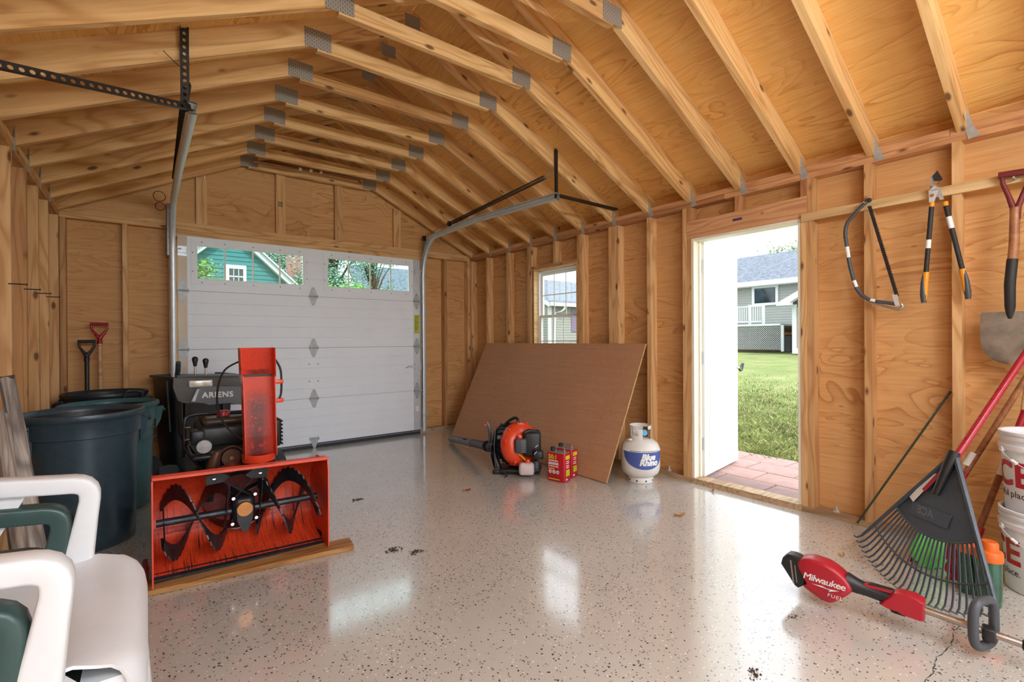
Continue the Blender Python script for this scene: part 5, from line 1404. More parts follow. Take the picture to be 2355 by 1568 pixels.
# ================================================================ tools hung on the rail
WXT = 3.437
def wp(y, z, x=WXT): return Vector((x, y, z))
bs = thing('bow_saw', 'bow saw with curved dark tubular frame hanging on the rail', 'saw', (WXT, .96, 1.62))
def wall_part(m, n, mat, par, o, **k): m.off = Vector(o); return m.build(n, MAT[mat], par, **k)
BO = (WXT, .96, 1.62)
sp = [(.978, 1.979), (1.009, 1.955), (1.055, 1.906), (1.087, 1.866), (1.099, 1.804), (1.091, 1.729), (1.079, 1.626), (1.056, 1.513), (1.037, 1.451), (1.01, 1.413), (.973, 1.383), (.936, 1.372), (.85, 1.352)]
wall_part(MB().tube([wp(*p) for p in curve3(sp, 4)], .0105, 12), 'frame', 'dark_grey', bs, BO)
for (a, b) in ((5, 6), (7, 8), (10.6, 11.4)):
    i0 = int(a); p, q = Vector((sp[i0][0], sp[i0][1])), Vector((sp[i0+1][0], sp[i0+1][1]))
    wall_part(MB().cyl(wp(*(p+(q-p)*.1)), wp(*(p+(q-p)*.75)), .0112, n=10), 'sticker', 'label_white', bs, BO)
bl = MB(); y0_, z0_, y1_, z1_ = .975, 1.947, .843, 1.396
d = (wp(y1_, z1_)-wp(y0_, z0_)); Lb = d.length; d.normalize(); s_ = Vector((0, -d.z, d.y)); s_ = s_ if s_.y < 0 else -s_
outline = [(-.008, 0), (.006, 0)]
nt_ = 44
pts = [(0, -.009)]+[(Lb, -.009)]
top = []
for i in range(nt_): top += [(Lb-Lb*i/nt_, .006), (Lb-Lb*(i+.5)/nt_, .0125)]
bl.prism(pts+top, wp(y0_, z0_, WXT+.001), d, s_, .0015)
wall_part(bl, 'blade', 'worn_steel', bs, BO, smooth=0)
lv = MB(); lv.tube([wp(.965, 1.366), wp(.886, 1.336), wp(.835, 1.318), wp(.815, 1.335), wp(.822, 1.352)], [.005, .007, .008, .009, .007], 8); wall_part(lv, 'tension_lever', 'alu', bs, BO)
wall_part(MB().prism([(-.01, -.02), (.01, -.02), (.012, .045), (-.012, .045)], wp(.843, 1.36, WXT-.006), (0, -1, 0), (0, .2, 1), .006), 'blade_clamp', 'galv', bs, BO)
wall_part(MB().ball(wp(.976, 1.979), .014, 10), 'frame_end', 'ink', bs, BO)
wall_part(MB().cyl(wp(.993, 1.966, 3.40), wp(.993, 1.966, 3.4605), .004, n=6), 'nail', 'galv_dull', bs, BO)

lp = thing('loppers', 'long-handled loppers with black and amber grips hanging open', 'loppers', (WXT, .65, 1.7)); LO = (WXT, .65, 1.7)
wall_part(MB().prism([(-.693, 2.036), (-.676, 2.055), (-.662, 2.068), (-.672, 2.03), (-.682, 2.0), (-.655, 1.97), (-.636, 1.905), (-.652, 1.902), (-.672, 1.96), (-.692, 1.985)], (WXT-.004, 0, 0), (0, -1, 0), (0, 0, 1), .004), 'hook_blade', 'galv_dull', lp, LO)
wall_part(MB().prism([(-.662, 2.066), (-.640, 2.012), (-.652, 2.005), (-.676, 2.012), (-.682, 2.04)], (WXT-.010, 0, 0), (0, -1, 0), (0, 0, 1), .004), 'cutting_blade', 'ink', lp, LO)
wall_part(MB().prism([(-.70, 1.965), (-.672, 1.985), (-.662, 1.955), (-.676, 1.90), (-.698, 1.90)], (WXT-.006, 0, 0), (0, -1, 0), (0, 0, 1), .004), 'gear_arm', 'galv', lp, LO)
for (y_, z_) in ((.665, 2.0), (.688, 1.982), (.683, 1.935)):
    wall_part(MB().cyl((WXT-.018, y_, z_), (WXT+.002, y_, z_), .008, n=8), 'pivot_bolt', 'chrome', lp, LO)
for (top, mid, end, fl) in (((.688, 1.899), (.7145, 1.51), (.723, 1.354), 1), ((.634, 1.89), (.564, 1.51), (.543, 1.362), -1)):
    a, b, c_ = wp(*top), wp(*mid), wp(*end)
    wall_part(MB().cyl(a, a+(b-a)*.06, .0125, n=12), 'ferrule', 'lopper_orange', lp, LO)
    wall_part(MB().cyl(a+(b-a)*.05, b, .0115, n=12), 'handle', 'ink', lp, LO)
    wall_part(MB().tube([b+(b-c_)*.06, b, b+(c_-b)*.3, b+(c_-b)*.7, c_], [.016, .0155, .0145, .016, .011], 12), 'grip', 'lopper_orange', lp, LO)
    o_ = Vector((-.006, fl*.0075, 0))
    wall_part(MB().tube([b+(c_-b)*.0+o_, b+(c_-b)*.35+o_*1.1, b+(c_-b)*.75+o_*.5, c_+(c_-b)*.02], [.006, .011, .0155, .012], 10), 'grip_pad', 'dark_grey', lp, LO)
    k = .22 if fl < 0 else .52
    wall_part(MB().cyl(a+(b-a)*k, a+(b-a)*(k+(.17 if fl < 0 else .12)), .0119, n=12), 'sticker', 'label_white', lp, LO)
wall_part(MB().cyl((3.405, .665, 1.965), (3.4605, .665, 1.965), .004, n=6), 'nail', 'galv_dull', lp, LO)

gs = thing('garden_spade', 'muddy round-point shovel with maroon D-handle hanging on the rail', 'shovel', (WXT, .385, 1.5)); GO = (WXT, .385, 1.5)
wall_part(MB().cyl(wp(.428, 1.973, 3.43), wp(.305, 1.967, 3.43), .017, n=12), 'grip_bar', 'spade_red', gs, GO)
wall_part(MB().tube([wp(.415, 1.965, 3.43), wp(.413, 1.93, 3.43), wp(.392, 1.86, 3.43), wp(.377, 1.80, 3.43), wp(.372, 1.74, 3.43)], [.009, .01, .011, .013, .017], 10), 'yoke_arm', 'spade_red', gs, GO)
wall_part(MB().tube([wp(.318, 1.962, 3.43), wp(.320, 1.93, 3.43), wp(.343, 1.86, 3.43), wp(.360, 1.80, 3.43), wp(.368, 1.74, 3.43)], [.009, .01, .011, .013, .017], 10), 'yoke_arm', 'spade_red', gs, GO)
wall_part(MB().tube([wp(.370, 1.80, 3.43), wp(.374, 1.62, 3.43), wp(.380, 1.53, 3.425), wp(.3805, 1.525, 3.425)], [.019, .0195, .019, .018], 14), 'shaft', 'brown_wood', gs, GO)
wall_part(MB().tube([wp(.3795, 1.545, 3.425), wp(.388, 1.42, 3.42), wp(.388, 1.31, 3.425), wp(.388, 1.25, 3.433)], [.021, .0215, .02, .012], 14), 'socket', 'ink', gs, GO)
gr = []
for j in range(25):
    f = j/24; z = 1.285-.265*f
    hw = .11*(1-.02*f)*(1 if f < .55 else math.sqrt(max(.003, 1-((f-.55)/.452)**2))); hw = .102 if j == 0 else hw
    gr.append([(3.437-.014*(1-(u*u))+.012*f*0, .388+u*hw*(1.0)-.0, z+.006*(1-abs(u))*0) for u in [-1+2*i/14 for i in range(15)]])
wall_part(MB().sheet(gr, .0025), 'blade', 'spade', gs, GO)
wall_part(MB().cyl((3.40, .372, 1.945), (3.4605, .372, 1.945), .005, n=6), 'nail', 'galv_dull', gs, GO)

# ================================================================ leaf rake
RO = Vector((2.70, .62, 0))
P0 = Vector((2.878, .494, .633)); cdir = Vector((-.2652, .1865, -.946)).normalized(); ldir = Vector((-.6332, -.7736, .025)).normalized()
ldir = (ldir-cdir*ldir.dot(cdir)).normalized()
nrm = ldir.cross(cdir); nrm = nrm if nrm.dot(-P0) > 0 else -nrm
rk = thing('leaf_rake', 'wide charcoal plastic leaf rake with crimson handle leaning on the side wall', 'rake', RO)
def fp(r, th, h=0.0): return P0+(cdir*math.cos(th)+ldir*math.sin(th))*r+nrm*h-RO
AL = .60; RT = .665
g = []
for i in range(13):
    th = -AL+2*AL*i/12; g.append([fp(.02+(.385-.02)*j/6, th, .006*math.cos(th*2.4)*j/6) for j in range(7)])
hd_ = MB().sheet(g, .004).build('rake_head', MAT['rake'], rk)
for s in (-1, 1):
    m = MB(); m.tube([fp(.0, s*AL, .006), fp(.40, s*AL, .008), fp(RT-.03, s*AL, .008)], [.012, .009, .006], 6); m.build('head_edge', MAT['rake'], rk)
m = MB(); m.tube([fp(.385, -AL+2*AL*i/16, .006) for i in range(17)], .005, 6); m.build('head_rim', MAT['rake'], rk)
NT = 26
for i in range(NT):
    th = -AL+2*AL*i/(NT-1)
    pts = [fp(.38, th), fp(.50, th), fp(.60, th), fp(RT-.025, th, .004), fp(RT, th, .018), fp(RT-.004, th, .038)]
    m = MB(); w_ = .0042; gl = []
    for k, p in enumerate(pts):
        t_ = (cdir*-math.sin(th)+ldir*math.cos(th))*w_; gl.append([p-t_, p+t_])
    m.sheet(gl, .0035); m.build('tine', MAT['rake'], rk, 60)
m = MB(); m.tube([fp(.545, -AL+2*AL*i/20, .004) for i in range(21)], .0042, 6); m.build('tine_brace', MAT['rake'], rk)
m = MB(); m.tube([fp(-.01, 0, .012), fp(.05, -.05, .016), fp(.20, -.12, .012)], [.022, .022, .014], 12); m.build('socket', MAT['black'], rk)
# mirror-reading raised letters: this is the back of the head
pl = MB().obox(fp(.295, -.10, .008), ldir*.105, cdir*.030, nrm*.0012).build('name_plate', MAT['rake'], rk, 0)
letters('raised_lettering', 'ACE', .048, fp(.295, -.16, .0096), -ldir, -cdir, MAT['grey_plastic'], pl, shear=.3, bold=.0012)
m = MB(); m.prism([(-.21, .0), (-.02, .0), (-.02, .045), (-.06, .05)], fp(.13, -.40, .0105), cdir*-1, ldir, .001); 
MB().obox(fp(.21, -.50, .009), (cdir*math.cos(-.5)+ldir*math.sin(-.5))*.085, (-cdir*math.sin(-.5)+ldir*math.cos(-.5))*.016, nrm*.0008).build('paper_tag', MAT['label_white'], rk, 0)
MB().obox(fp(.16, -.40, .0112), (cdir*math.cos(-.5)+ldir*math.sin(-.5))*.06, (-cdir*math.sin(-.5)+ldir*math.cos(-.5))*.010, nrm*.0008).build('paper_tag', MAT['tool_red'], rk, 0)
he = Vector((3.453, .196, 1.385))
m = MB(); m.cyl(fp(.03, 0, .004), he-RO, .0145, n=14); m.build('handle', MAT['pole_red'], rk)

# ================================================================ other poles by the wall
def pole_tool(name, label, cat, foot, top, r, parts, grp=None):
    f, t_ = Vector(foot), Vector(top); o = thing(name, label, cat, (foot[0], foot[1], 0), 0, grp); d = t_-f
    for (a, b, mat, nm, k) in parts:
        m = MB(); m.off = Vector((foot[0], foot[1], 0)); m.cyl(f+d*a, f+d*b, r*k, n=12); m.build(nm, MAT[mat], o)
    return o
po2 = pole_tool('garden_hoe', 'brown wooden tool handle with crimson end passing behind the leaf rake', 'garden tool', (3.20, .71, .035), (3.452, .262, 1.13), .0135,
          [(0, .40, 'pole_red', 'lower_shaft', 1.0), (.40, .46, 'label_white', 'sticker', 1.05), (.40, 1, 'brown_wood', 'handle', .98)])
m = MB(); m.rbox(-.07, .07, -.012, .012, -.035, .03, .01, 2); m.build('hoe_head', MAT['tool_red'], po2)
po2.children[-1].location = (0, 0, .036)
po3 = pole_tool('deck_broom', 'brown handled push broom with red socket beside the stacked buckets', 'broom', (3.262, .520, .05), (3.40, .334, .80), .0135,
          [(0, .22, 'pole_red', 'socket', 1.5), (.18, .60, 'brown_wood', 'handle', 1.0), (.57, .66, 'label_white', 'sticker', 1.06), (.60, 1, 'pole_red', 'upper_sleeve', 1.05)])
m = MB(); m.rbox(-.05, .05, -.02, .02, .005, .055, .01, 2); m.build('broom_head', MAT['tool_red'], po3)
pole_tool('broom_handle', 'pale wooden pole leaning behind the stacked buckets', 'pole', (3.37, .415, .0), (3.455, .322, 1.02), .0125, [(0, 1, 'handle_wood', 'shaft', 1.0)])
gr_ = MB((3.40, 1.03, .04)); gr_.cyl((3.40, 1.03, .04), (3.478+.05, .628, .86), .0055, n=8); gr_.off = Vector((3.40, 1.03, .04))
o = gr_.build('marker_rod', MAT['green_rod'], None); o.location = (3.40, 1.03, .04)
tag(o, 'thin dark green rod leaning against the stud behind the leaf rake', 'rod')

# ================================================================ bottles, pouch, rope behind the rake
def bottle(label, c, mat, h=.275, r=.041):
    t = thing('drink_bottle', label, 'bottle', (c[0], c[1], 0))
    MB().lathe([(.001, 0), (r*.9, 0), (r*.96, .006), (r, .05), (r, h*.68), (r*.98, h*.72)], n=28).build('body', MAT[mat], t)
    MB().lathe([(r*1.06, h*.70), (r*1.1, h*.72), (r*1.1, h*.83), (r*1.0, h*.86), (r*.74, h*.87), (r*.72, h*.97), (r*.62, h), (.001, h)], n=28).build('cap', MAT['orange'], t)
    return t
bottle('tall green bottle with an orange screw cap, in front of the buckets', (2.895, .392), 'bottle_green')
bottle('green bottle with orange cap seen through the rake tines', (2.965, .47), 'bottle_green', .262, .038)
m = MB()
rg = []
for i in range(9):
    f = i/8; w_ = .115*math.sin(PI*(.12+.80*f)); d_ = .035*math.sin(PI*(.1+.85*f))
    rg.append([(w_*math.cos(R(a))*(1+.08*math.sin(a*.07+i)), d_*math.sin(R(a)), .004+.215*f+.012*math.sin(a*.05+i*1.3)) for a in range(0, 360, 24)])
loft(m, rg, True, True)
t = thing('lime_pouch', 'crumpled lime green bag on the floor behind the leaf rake', 'bag', (3.125, .62, 0), YAW)
m.build('pouch', MAT['lime'], t, 60)
MB().obox((0, -.005, .215), (.06, 0, 0), (0, .012, 0), (0, 0, .02)).build('printed_header', MAT['label_white'], t, 0)
t = thing('red_rope', 'bundle of red braided rope hanging low behind the leaf rake', 'rope', (3.02, .535, 0), YAW)
for k in range(3):
    m = MB(); x = -.02+k*.02
    m.tube([(x+.006*math.sin(i*1.1+k), .004*math.cos(i*1.1), .01+.19*i/16) for i in range(17)], .009, 6); m.build('strand', MAT['tool_red'], t)

# ================================================================ stacked buckets
def bucket(label, c, z, phi):
    t = thing('bucket', label, 'bucket', (c[0], c[1], z), 0, 'stacked white buckets')
    H_ = .372; rb, rt = .131, .148
    pr = [(.001, .0), (rb-.006, 0), (rb, .006), (rt-.004, H_-.085), (rt+.006, H_-.084), (rt+.007, H_-.062), (rt-.002, H_-.06), (rt-.001, H_-.04), (rt+.005, H_-.038), (rt+.006, H_-.024), (rt, H_-.022), (rt, H_-.014), (rt+.007, H_-.012), (rt+.007, H_-.002), (rt, H_), (rt-.006, H_-.004), (rt-.010, H_-.03), (rb-.006, .012), (.001, .012)]
    MB().lathe(pr, n=56).build('body', MAT['bucket'], t)
    def rad(zz): return rb+(rt-.004-rb)*(zz-.006)/(H_-.091)+.0012
    def wr(a0, zc): return lambda x, y, e: ((rad(zc+y)+e)*math.cos(a0+x/.14), (rad(zc+y)+e)*math.sin(a0+x/.14), zc+y)
    cam_a = math.atan2(-c[1], -c[0])
    a0 = cam_a+phi
    letters('lettering', 'ACE', .155, (0, 0, 0), (1, 0, 0), (0, 0, 1), MAT['can_red'], t, fn=wr(a0, .175), sub=4, bold=.004)
    letters('lettering', 'the helpful place.', .042, (0, 0, 0), (1, 0, 0), (0, 0, 1), MAT['ink'], t, fn=wr(a0, .088), sub=2)
    for s in (0, 1):
        a = cam_a-R(63)+PI*s
        MB().lathe([(.001, .012), (.012, .012), (.014, 0)], ((rt)*math.cos(a), rt*math.sin(a), H_-.085), 12, (math.cos(a), math.sin(a), 0)).build('handle_lug', MAT['bucket'], t)
    a = cam_a-R(63)
    pts = []
    for i in range(25):
        f = i/24; b = a+PI*f
        pts.append(((rt+.014)*math.cos(b), (rt+.014)*math.sin(b), H_-.085-.10*math.sin(PI*f)))
    MB().tube(pts, .0022, 6).build('bail', MAT['galv'], t)
    m = MB(); m.tube(pts[3:5], .007, 8); m.build('bail_grip', MAT['label_white'], t)
    return t
BC = (3.222, .252)
bucket('white plastic bucket with red lettering at the bottom of the stack', BC, 0, -1.62)
bucket('white plastic bucket with red lettering set on top of another bucket', (BC[0]+.004, BC[1]), .354, -1.28)

# ================================================================ cordless string trimmer
TO = Vector((2.318, .975, 0)); tdv = Vector((.14, -.99, 0)).normalized()
st_ = thing('string_trimmer', 'red and black cordless trimmer power head lying on the floor', 'string trimmer', TO, math.atan2(tdv.y, tdv.x))
# local: x along the shaft, y to the left of it (away from the viewer), z up; the viewer sees the -y side
def slab(pts, y0, y1, bev, name, mat, par=None):
    """outline in x,z thickened along y with a bevelled rim"""
    cx = sum(p[0] for p in pts)/len(pts); cz = sum(p[1] for p in pts)/len(pts)
    def ins(k): return [(cx+(p[0]-cx)*k, cz+(p[1]-cz)*k) for p in pts]
    rings = []
    for (k, y) in ((1-bev*2.2, y0), (1-bev*.7, y0+.006), (1, y0+.016), (1, y1-.016), (1-bev*.7, y1-.006), (1-bev*2.2, y1)):
        rings.append([(a, y, b) for a, b in ins(k)])
    m = MB(); loft(m, rings, True, True); return m.build(name, MAT[mat], par or st_, 40)
def smooth_poly(P, n=4):
    out = []; k = len(P)
    for i in range(k):
        p0, p1, p2, p3 = P[i-1], P[i], P[(i+1) % k], P[(i+2) % k]
        for j in range(n):
            t_ = j/n; t2, t3 = t_*t_, t_*t_*t_
            out.append(tuple(.5*((2*p1[q])+(-p0[q]+p2[q])*t_+(2*p0[q]-5*p1[q]+4*p2[q]-p3[q])*t2+(-p0[q]+3*p1[q]-3*p2[q]+p3[q])*t3) for q in (0, 1)))
    return out
slab([(-.018, .135), (-.012, .16), (.010, .184), (.035, .186), (.070, .178), (.083, .085), (.078, .068), (.052, .046), (.040, .052)], -.036, .036, .05, 'battery_pack', 'black')
m = MB(); m.obox((.03, -.0365, .115), (.006, 0, -.05), (.003, 0, .0004), (0, .0008, 0)); m.obox((.045, -.0365, .11), (.004, 0, -.038), (.002, 0, .0003), (0, .0008, 0)); m.build('battery_print', MAT['alu'], st_, 0)
body = smooth_poly([(.048, .158), (.085, .190), (.130, .194), (.175, .186), (.228, .152), (.250, .105), (.203, .050), (.172, .028), (.128, .036), (.072, .066), (.082, .085)], 4)
hsg = slab(body, -.046, .046, .06, 'motor_housing', 'tool_red')
letters('lettering', 'Milwaukee', .040, (.152, -.0474, .118), (1, 0, -.02), (0, 0, 1), MAT['label_white'], hsg, shear=.22, bold=.0005, spacing=.9)
MB().prism([(-.050, .004), (-.008, .007), (-.013, .001), (.050, .006), (.012, -.008), (.018, -.001)], (.158, -.0462, .089), (1, 0, 0), (0, 0, 1), .001).build('lightning_mark', MAT['label_white'], hsg, 0)
letters('lettering', 'FUEL', .022, (.192, -.0474, .066), (1, 0, -.02), (0, 0, 1), MAT['label_white'], hsg, shear=.2, spacing=1.2)
m = MB(); m.tube([(.225, 0, .128), (.262, 0, .122), (.30, 0, .117), (.345, 0, .113), (.40, 0, .108)], [.040, .031, .026, .026, .030], 14); m.build('rear_grip', MAT['black'], st_)
m = MB(); m.rbox(.30, .385, -.014, .014, .132, .150, .006, 2); m.build('lockout_switch', MAT['black'], st_)
m = MB(); m.bar((.29, 0, .140), (.38, 0, .142), .034, .010); m.build('grip_trim', MAT['tool_red'], st_)
slab([(.338, .086), (.385, .145), (.400, .152), (.452, .154), (.480, .142), (.478, .070), (.470, .066), (.415, .070), (.395, .078), (.36, .078)], -.034, .034, .05, 'coupler_housing', 'tool_red')
m = MB(); m.tube([(.36, 0, .082), (.385, 0, .066), (.42, 0, .062)], [.008, .012, .008], 8); m.build('trigger', MAT['black'], st_)
m = MB(); m.cyl((.47, 0, .104), (.90, 0, .076), .0125, n=16); m.build('shaft', MAT['steel_tube'], st_)
lo = []
for i in range(56):
    a = 2*PI*i/56; ca_, sa_ = math.cos(a), math.sin(a)
    e = lambda v: math.copysign(abs(v)**.62, v)
    lo.append((.640+.030*e(ca_)*.9, -.01+.052*e(ca_), .125+.082*e(sa_)))
m = MB(); m.tube(lo, .0155, 10, closed=True); m.build('loop_handle', MAT['dark_grey'], st_)
m = MB(); m.rbox(.635, .672, -.024, .024, .066, .112, .006, 2); m.build('handle_clamp', MAT['black'], st_)
m = MB(); m.lathe([(.0125, 0), (.019, .004), (.021, .02), (.017, .03), (.021, .04), (.017, .05), (.02, .06), (.0125, .066)], (.735, 0, .0868), 14, (.43, 0, -.028)); m.build('collar', MAT['black'], st_)

# ================================================================ bits lying on the floor
def clump(label, c, r, seed, mat='dirt', cat='debris', nm='dirt_clump'):
    rnd = random.Random(seed); m = MB()
    for k in range(26):
        a = rnd.uniform(0, 6.28); q = r*rnd.random()**.7; p = Vector((math.cos(a)*q*1.5, math.sin(a)*q, r*.08*(1.3-q/r)))
        m.ball(p, r*rnd.uniform(.06, .26)*(1.25-.7*q/r), 6, (1.3, .9, .7))
    for k in range(7):
        a = rnd.uniform(0, 6.28); p = Vector((math.cos(a)*r*.5, math.sin(a)*r*.3, r*.12)); b = a+rnd.uniform(.8, 2); m.cyl(p, p+Vector((math.cos(b)*r*.5, math.sin(b)*r*.5, 0)), r*.02, n=4)
    m.v = [(v[0], v[1], max(.0003, v[2])) for v in m.v]
    o = m.build(nm, MAT[mat]); o.location = (c[0], c[1], 0.0); return tag(o, label, cat)
clump('dark tuft of dirt and dry grass near the bottom edge of the floor', (1.659, .805), .026, 1)
clump('small dark crumb of dirt left of the trimmer battery', (2.131, .871), .017, 2)
clump('scattered brown dirt on the floor in front of the plank end, left patch', (1.076, 2.498), .035, 3)
clump('scattered brown dirt on the floor in front of the plank end, right patch', (1.16, 2.40), .035, 4)
clump('small dark dirt spot on the open floor before the garage door', (1.203, 3.445), .035, 5)
clump('reddish dirt speck on the floor left of the leaf blower strap', (1.958, 3.14), .03, 6, 'red_dark')
def leaf(label, c, rot, s=.05, curl=.25):
    g = []
    for i in range(7):
        f = i/6; w_ = s*.28*math.sin(PI*(.08+.88*f)); g.append([(s*(f-.5), w_*v, .002+s*curl*(abs(v)*.6+(f-.5)**2)) for v in (-1, -.5, 0, .5, 1)])
    m = MB(); m.sheet(g, .0006); m.tube([(s*.5, 0, .002+s*curl*.25), (s*.75, .004, .003)], .0008, 4)
    o = m.build('dry_leaf', MAT['leaf_dry'], None, 60); o.location = (c[0], c[1], 0); o.rotation_euler = (0, 0, R(rot)); return tag(o, label, 'leaf')
leaf('curled tan leaf on the floor in front of the propane cylinder', (2.763, 1.822), -30, .075)
leaf('curled tan leaf on the floor beside the rake tines', (2.93, .955), 10, .05)
leaf('pale crumpled leaf against the door threshold', (3.40, 1.955), 40, .045, .5)
# ================================================================ outdoors
def mat_grass():
    m, nt, b = nodes('lawn_grass'); vec = _obj_coord(nt, (1, 1, 1), rnd=False)
    n1 = _noise(nt, vec, 1.1, 4, .6); n2 = _noise(nt, vec, 14, 4, .7)
    base = _ramp(nt, n1, [(.3, lin(110, 122, 72)), (.55, lin(136, 142, 92)), (.75, lin(160, 154, 116))])
    base = _mix(nt, _ramp(nt, n2, [(.35, BK), (.7, (.7,)*3+(1,))]), base, lin(94, 108, 60))
    nt.links.new(base, b.inputs['Base Color']); b.inputs['Roughness'].default_value = .9; b.inputs['Specular IOR Level'].default_value = .1
    _bump(nt, b, _noise(nt, vec, 40, 3), .8, .03)
    return m
MAT['grass'] = mat_grass()
MAT['blade'] = plain('grass_blade', (116, 132, 72), .8, 0, .4, 3.0)
MAT['blade_dry'] = plain('dry_grass_blade', (172, 164, 116), .85, 0, .25, 2.0)
MAT['paver'] = plain('pink_concrete_paver', (150, 122, 116), .9, 0, .1, 14, bump=.2)
MAT['siding'] = plain('grey_green_siding', (140, 143, 136), .7, 0, .03, 2)
MAT['teal'] = plain('teal_siding', (48, 116, 118), .7, 0, .05, 3)
MAT['trim_white'] = plain('white_trim', (196, 200, 202), .6, 0, .02, 3)
MAT['bark'] = plain('tree_bark', (92, 76, 60), .9, 0, .3, 6)
MAT['leafA'] = plain('tree_leaf', (120, 160, 88), .6, 0, .4, .8)
MAT['leafB'] = plain('bluish_tree_leaf', (124, 164, 142), .6, 0, .4, .8)
MAT['dark_glass'] = plain('dark_house_glass', (40, 52, 56), .08, 0, .5, 1.2)
MAT['shutter'] = plain('mauve_shutter', (120, 106, 128), .7, 0, .05, 5)
MAT['core_wall'] = plain('brown_core_wall', (110, 92, 78), .9, 0, .1, 3)  # one brown for the inner blocks of the houses
def mat_shingle():
    m, nt, b = nodes('grey_shingles'); vec = _obj_coord(nt, (1, 1, 1), rnd=False)
    c1 = _ramp(nt, _noise(nt, vec, 4.5, 3, .6), [(.35, lin(64, 70, 80)), (.65, lin(104, 110, 120))])
    base = _mix(nt, _ramp(nt, _noise(nt, vec, 13, 3, .7), [(.4, BK), (.62, (.7,)*3+(1,))]), c1, lin(118, 124, 134))
    nt.links.new(base, b.inputs['Base Color']); b.inputs['Roughness'].default_value = .95
    return m
MAT['shingle'] = mat_shingle()
def mat_brick():
    m, nt, b = nodes('chimney_brick'); vec = _obj_coord(nt, (1, 1, 1), rnd=False)
    mp = nt.nodes.new('ShaderNodeMapping'); mp.inputs['Rotation'].default_value = (R(90), 0, 0); nt.links.new(vec, mp.inputs[0])
    br = nt.nodes.new('ShaderNodeTexBrick'); br.inputs['Scale'].default_value = 1.0; br.inputs['Brick Width'].default_value = .22; br.inputs['Row Height'].default_value = .075; br.inputs['Mortar Size'].default_value = .008
    br.inputs['Color1'].default_value = lin(150, 84, 72); br.inputs['Color2'].default_value = lin(176, 112, 98); br.inputs['Mortar'].default_value = lin(196, 182, 172)
    nt.links.new(mp.outputs[0], br.inputs['Vector']); nt.links.new(br.outputs['Color'], b.inputs['Base Color']); b.inputs['Roughness'].default_value = .9
    return m
MAT['brick'] = mat_brick()

def ground_z(x, y):
    d = max(0.0, math.hypot(max(0, x-4.4), max(0, y-7.5)))
    return -.06+.64*(1-math.exp(-(d/13.0)**1.5))
gv = []; gf = []
xs_ = [-40+i*2.0 for i in range(20)]+[0+.6*i for i in range(12)]+[7.5+1.3*i for i in range(50)]
ys_ = [-30+i*2.5 for i in range(12)]+[0+.6*i for i in range(20)]+[12+1.6*i for i in range(32)]
for y in ys_:
    for x in xs_: gv.append((x, y, ground_z(x, y)-.02*(LX-.2 < x < RX+.15 and YF-.2 < y < YB+.2)-.1*(LX < x < RX and YF < y < YB)))
k = len(xs_)
for j in range(len(ys_)-1):
    for i in range(k-1): gf.append((j*k+i, j*k+i+1, (j+1)*k+i+1, (j+1)*k+i))
lawn = MB().add(gv, gf).build('lawn', MAT['grass'], None, 60)
tag(lawn, 'sunlit green lawn rising from the doorway to the grey house', 'lawn', kind='structure')
# grass blades near the doorway
def blades(name, label, mat, n, region, hmin, hmax, seed):
    rnd = random.Random(seed); vs = []; fs = []
    for i in range(n):
        x, y = region(rnd); z = ground_z(x, y)-.005; h = rnd.uniform(hmin, hmax)*(.55+.55*(.5+.5*math.sin(x*5.3+2.1*math.sin(y*4.1)))*(.5+.5*math.sin(y*6.7+1.7*math.sin(x*3.3)))+(.5 if rnd.random() < .06 else 0)); a = rnd.uniform(0, 6.28); w = rnd.uniform(.003, .006)*(1+max(0, (x-6))*.12)
        dx, dy = math.cos(a)*w, math.sin(a)*w; lx, ly = rnd.uniform(-.9, .9)*h, rnd.uniform(-.9, .9)*h; q = len(vs)
        vs += [(x-dx, y-dy, z), (x+dx, y+dy, z), (x+lx*.4+dx*.6, y+ly*.4+dy*.6, z+h*.6), (x+lx, y+ly, z+h)]
        fs += [(q, q+1, q+2), (q, q+2, q+3)]
    o = MB().add(vs, fs).build(name, MAT[mat], None, 0, recalc=False)
    return tag(o, label, 'grass', kind='stuff')
def reg_a(r):
    while True:
        x = 4.72+abs(r.gauss(0, 1))*2.4; y = x*.46+r.uniform(-.75, .75)*(x/4.7)
        if y < 3.2*x/4 and x < 15: return x, y
blades('grass_blades', 'green lawn grass growing beyond the pavers', 'blade', 52000, reg_a, .03, .075, 1)
blades('dry_grass_blades', 'straw coloured grass mixed into the lawn edge', 'blade_dry', 22000, reg_a, .03, .07, 2)
# paver patio
pat = struct('patio', 'pinkish square pavers outside the side door', 'patio')
pmesh = {}
def paver(x0, y0, w, d):
    key = (round(w, 3), round(d, 3))
    if key not in pmesh: pmesh[key] = MB().rbox(0, w-.008, 0, d-.008, -.04, 0, .006, 2).mesh('paver', MAT['paver'])
    o = place(pmesh[key], 'paver', pat, Matrix.Translation((x0, y0, .012+random.uniform(-.002, .002))) @ Matrix.Rotation(random.uniform(-.004, .004), 4, 'Z'))
px0 = RX+.125
for r_ in range(4):
    yo = .92-(.20 if r_ % 2 else 0)
    for k_ in range(6):
        if r_ == 3 and k_ in (0, 5): continue
        paver(px0+r_*.30, yo+k_*.40, .30, .40)
MB().box(RX+.118, px0+1.2, .7, 3.3, -.06, -.02).build('sand_bed', MAT['sill'], pat, 0)

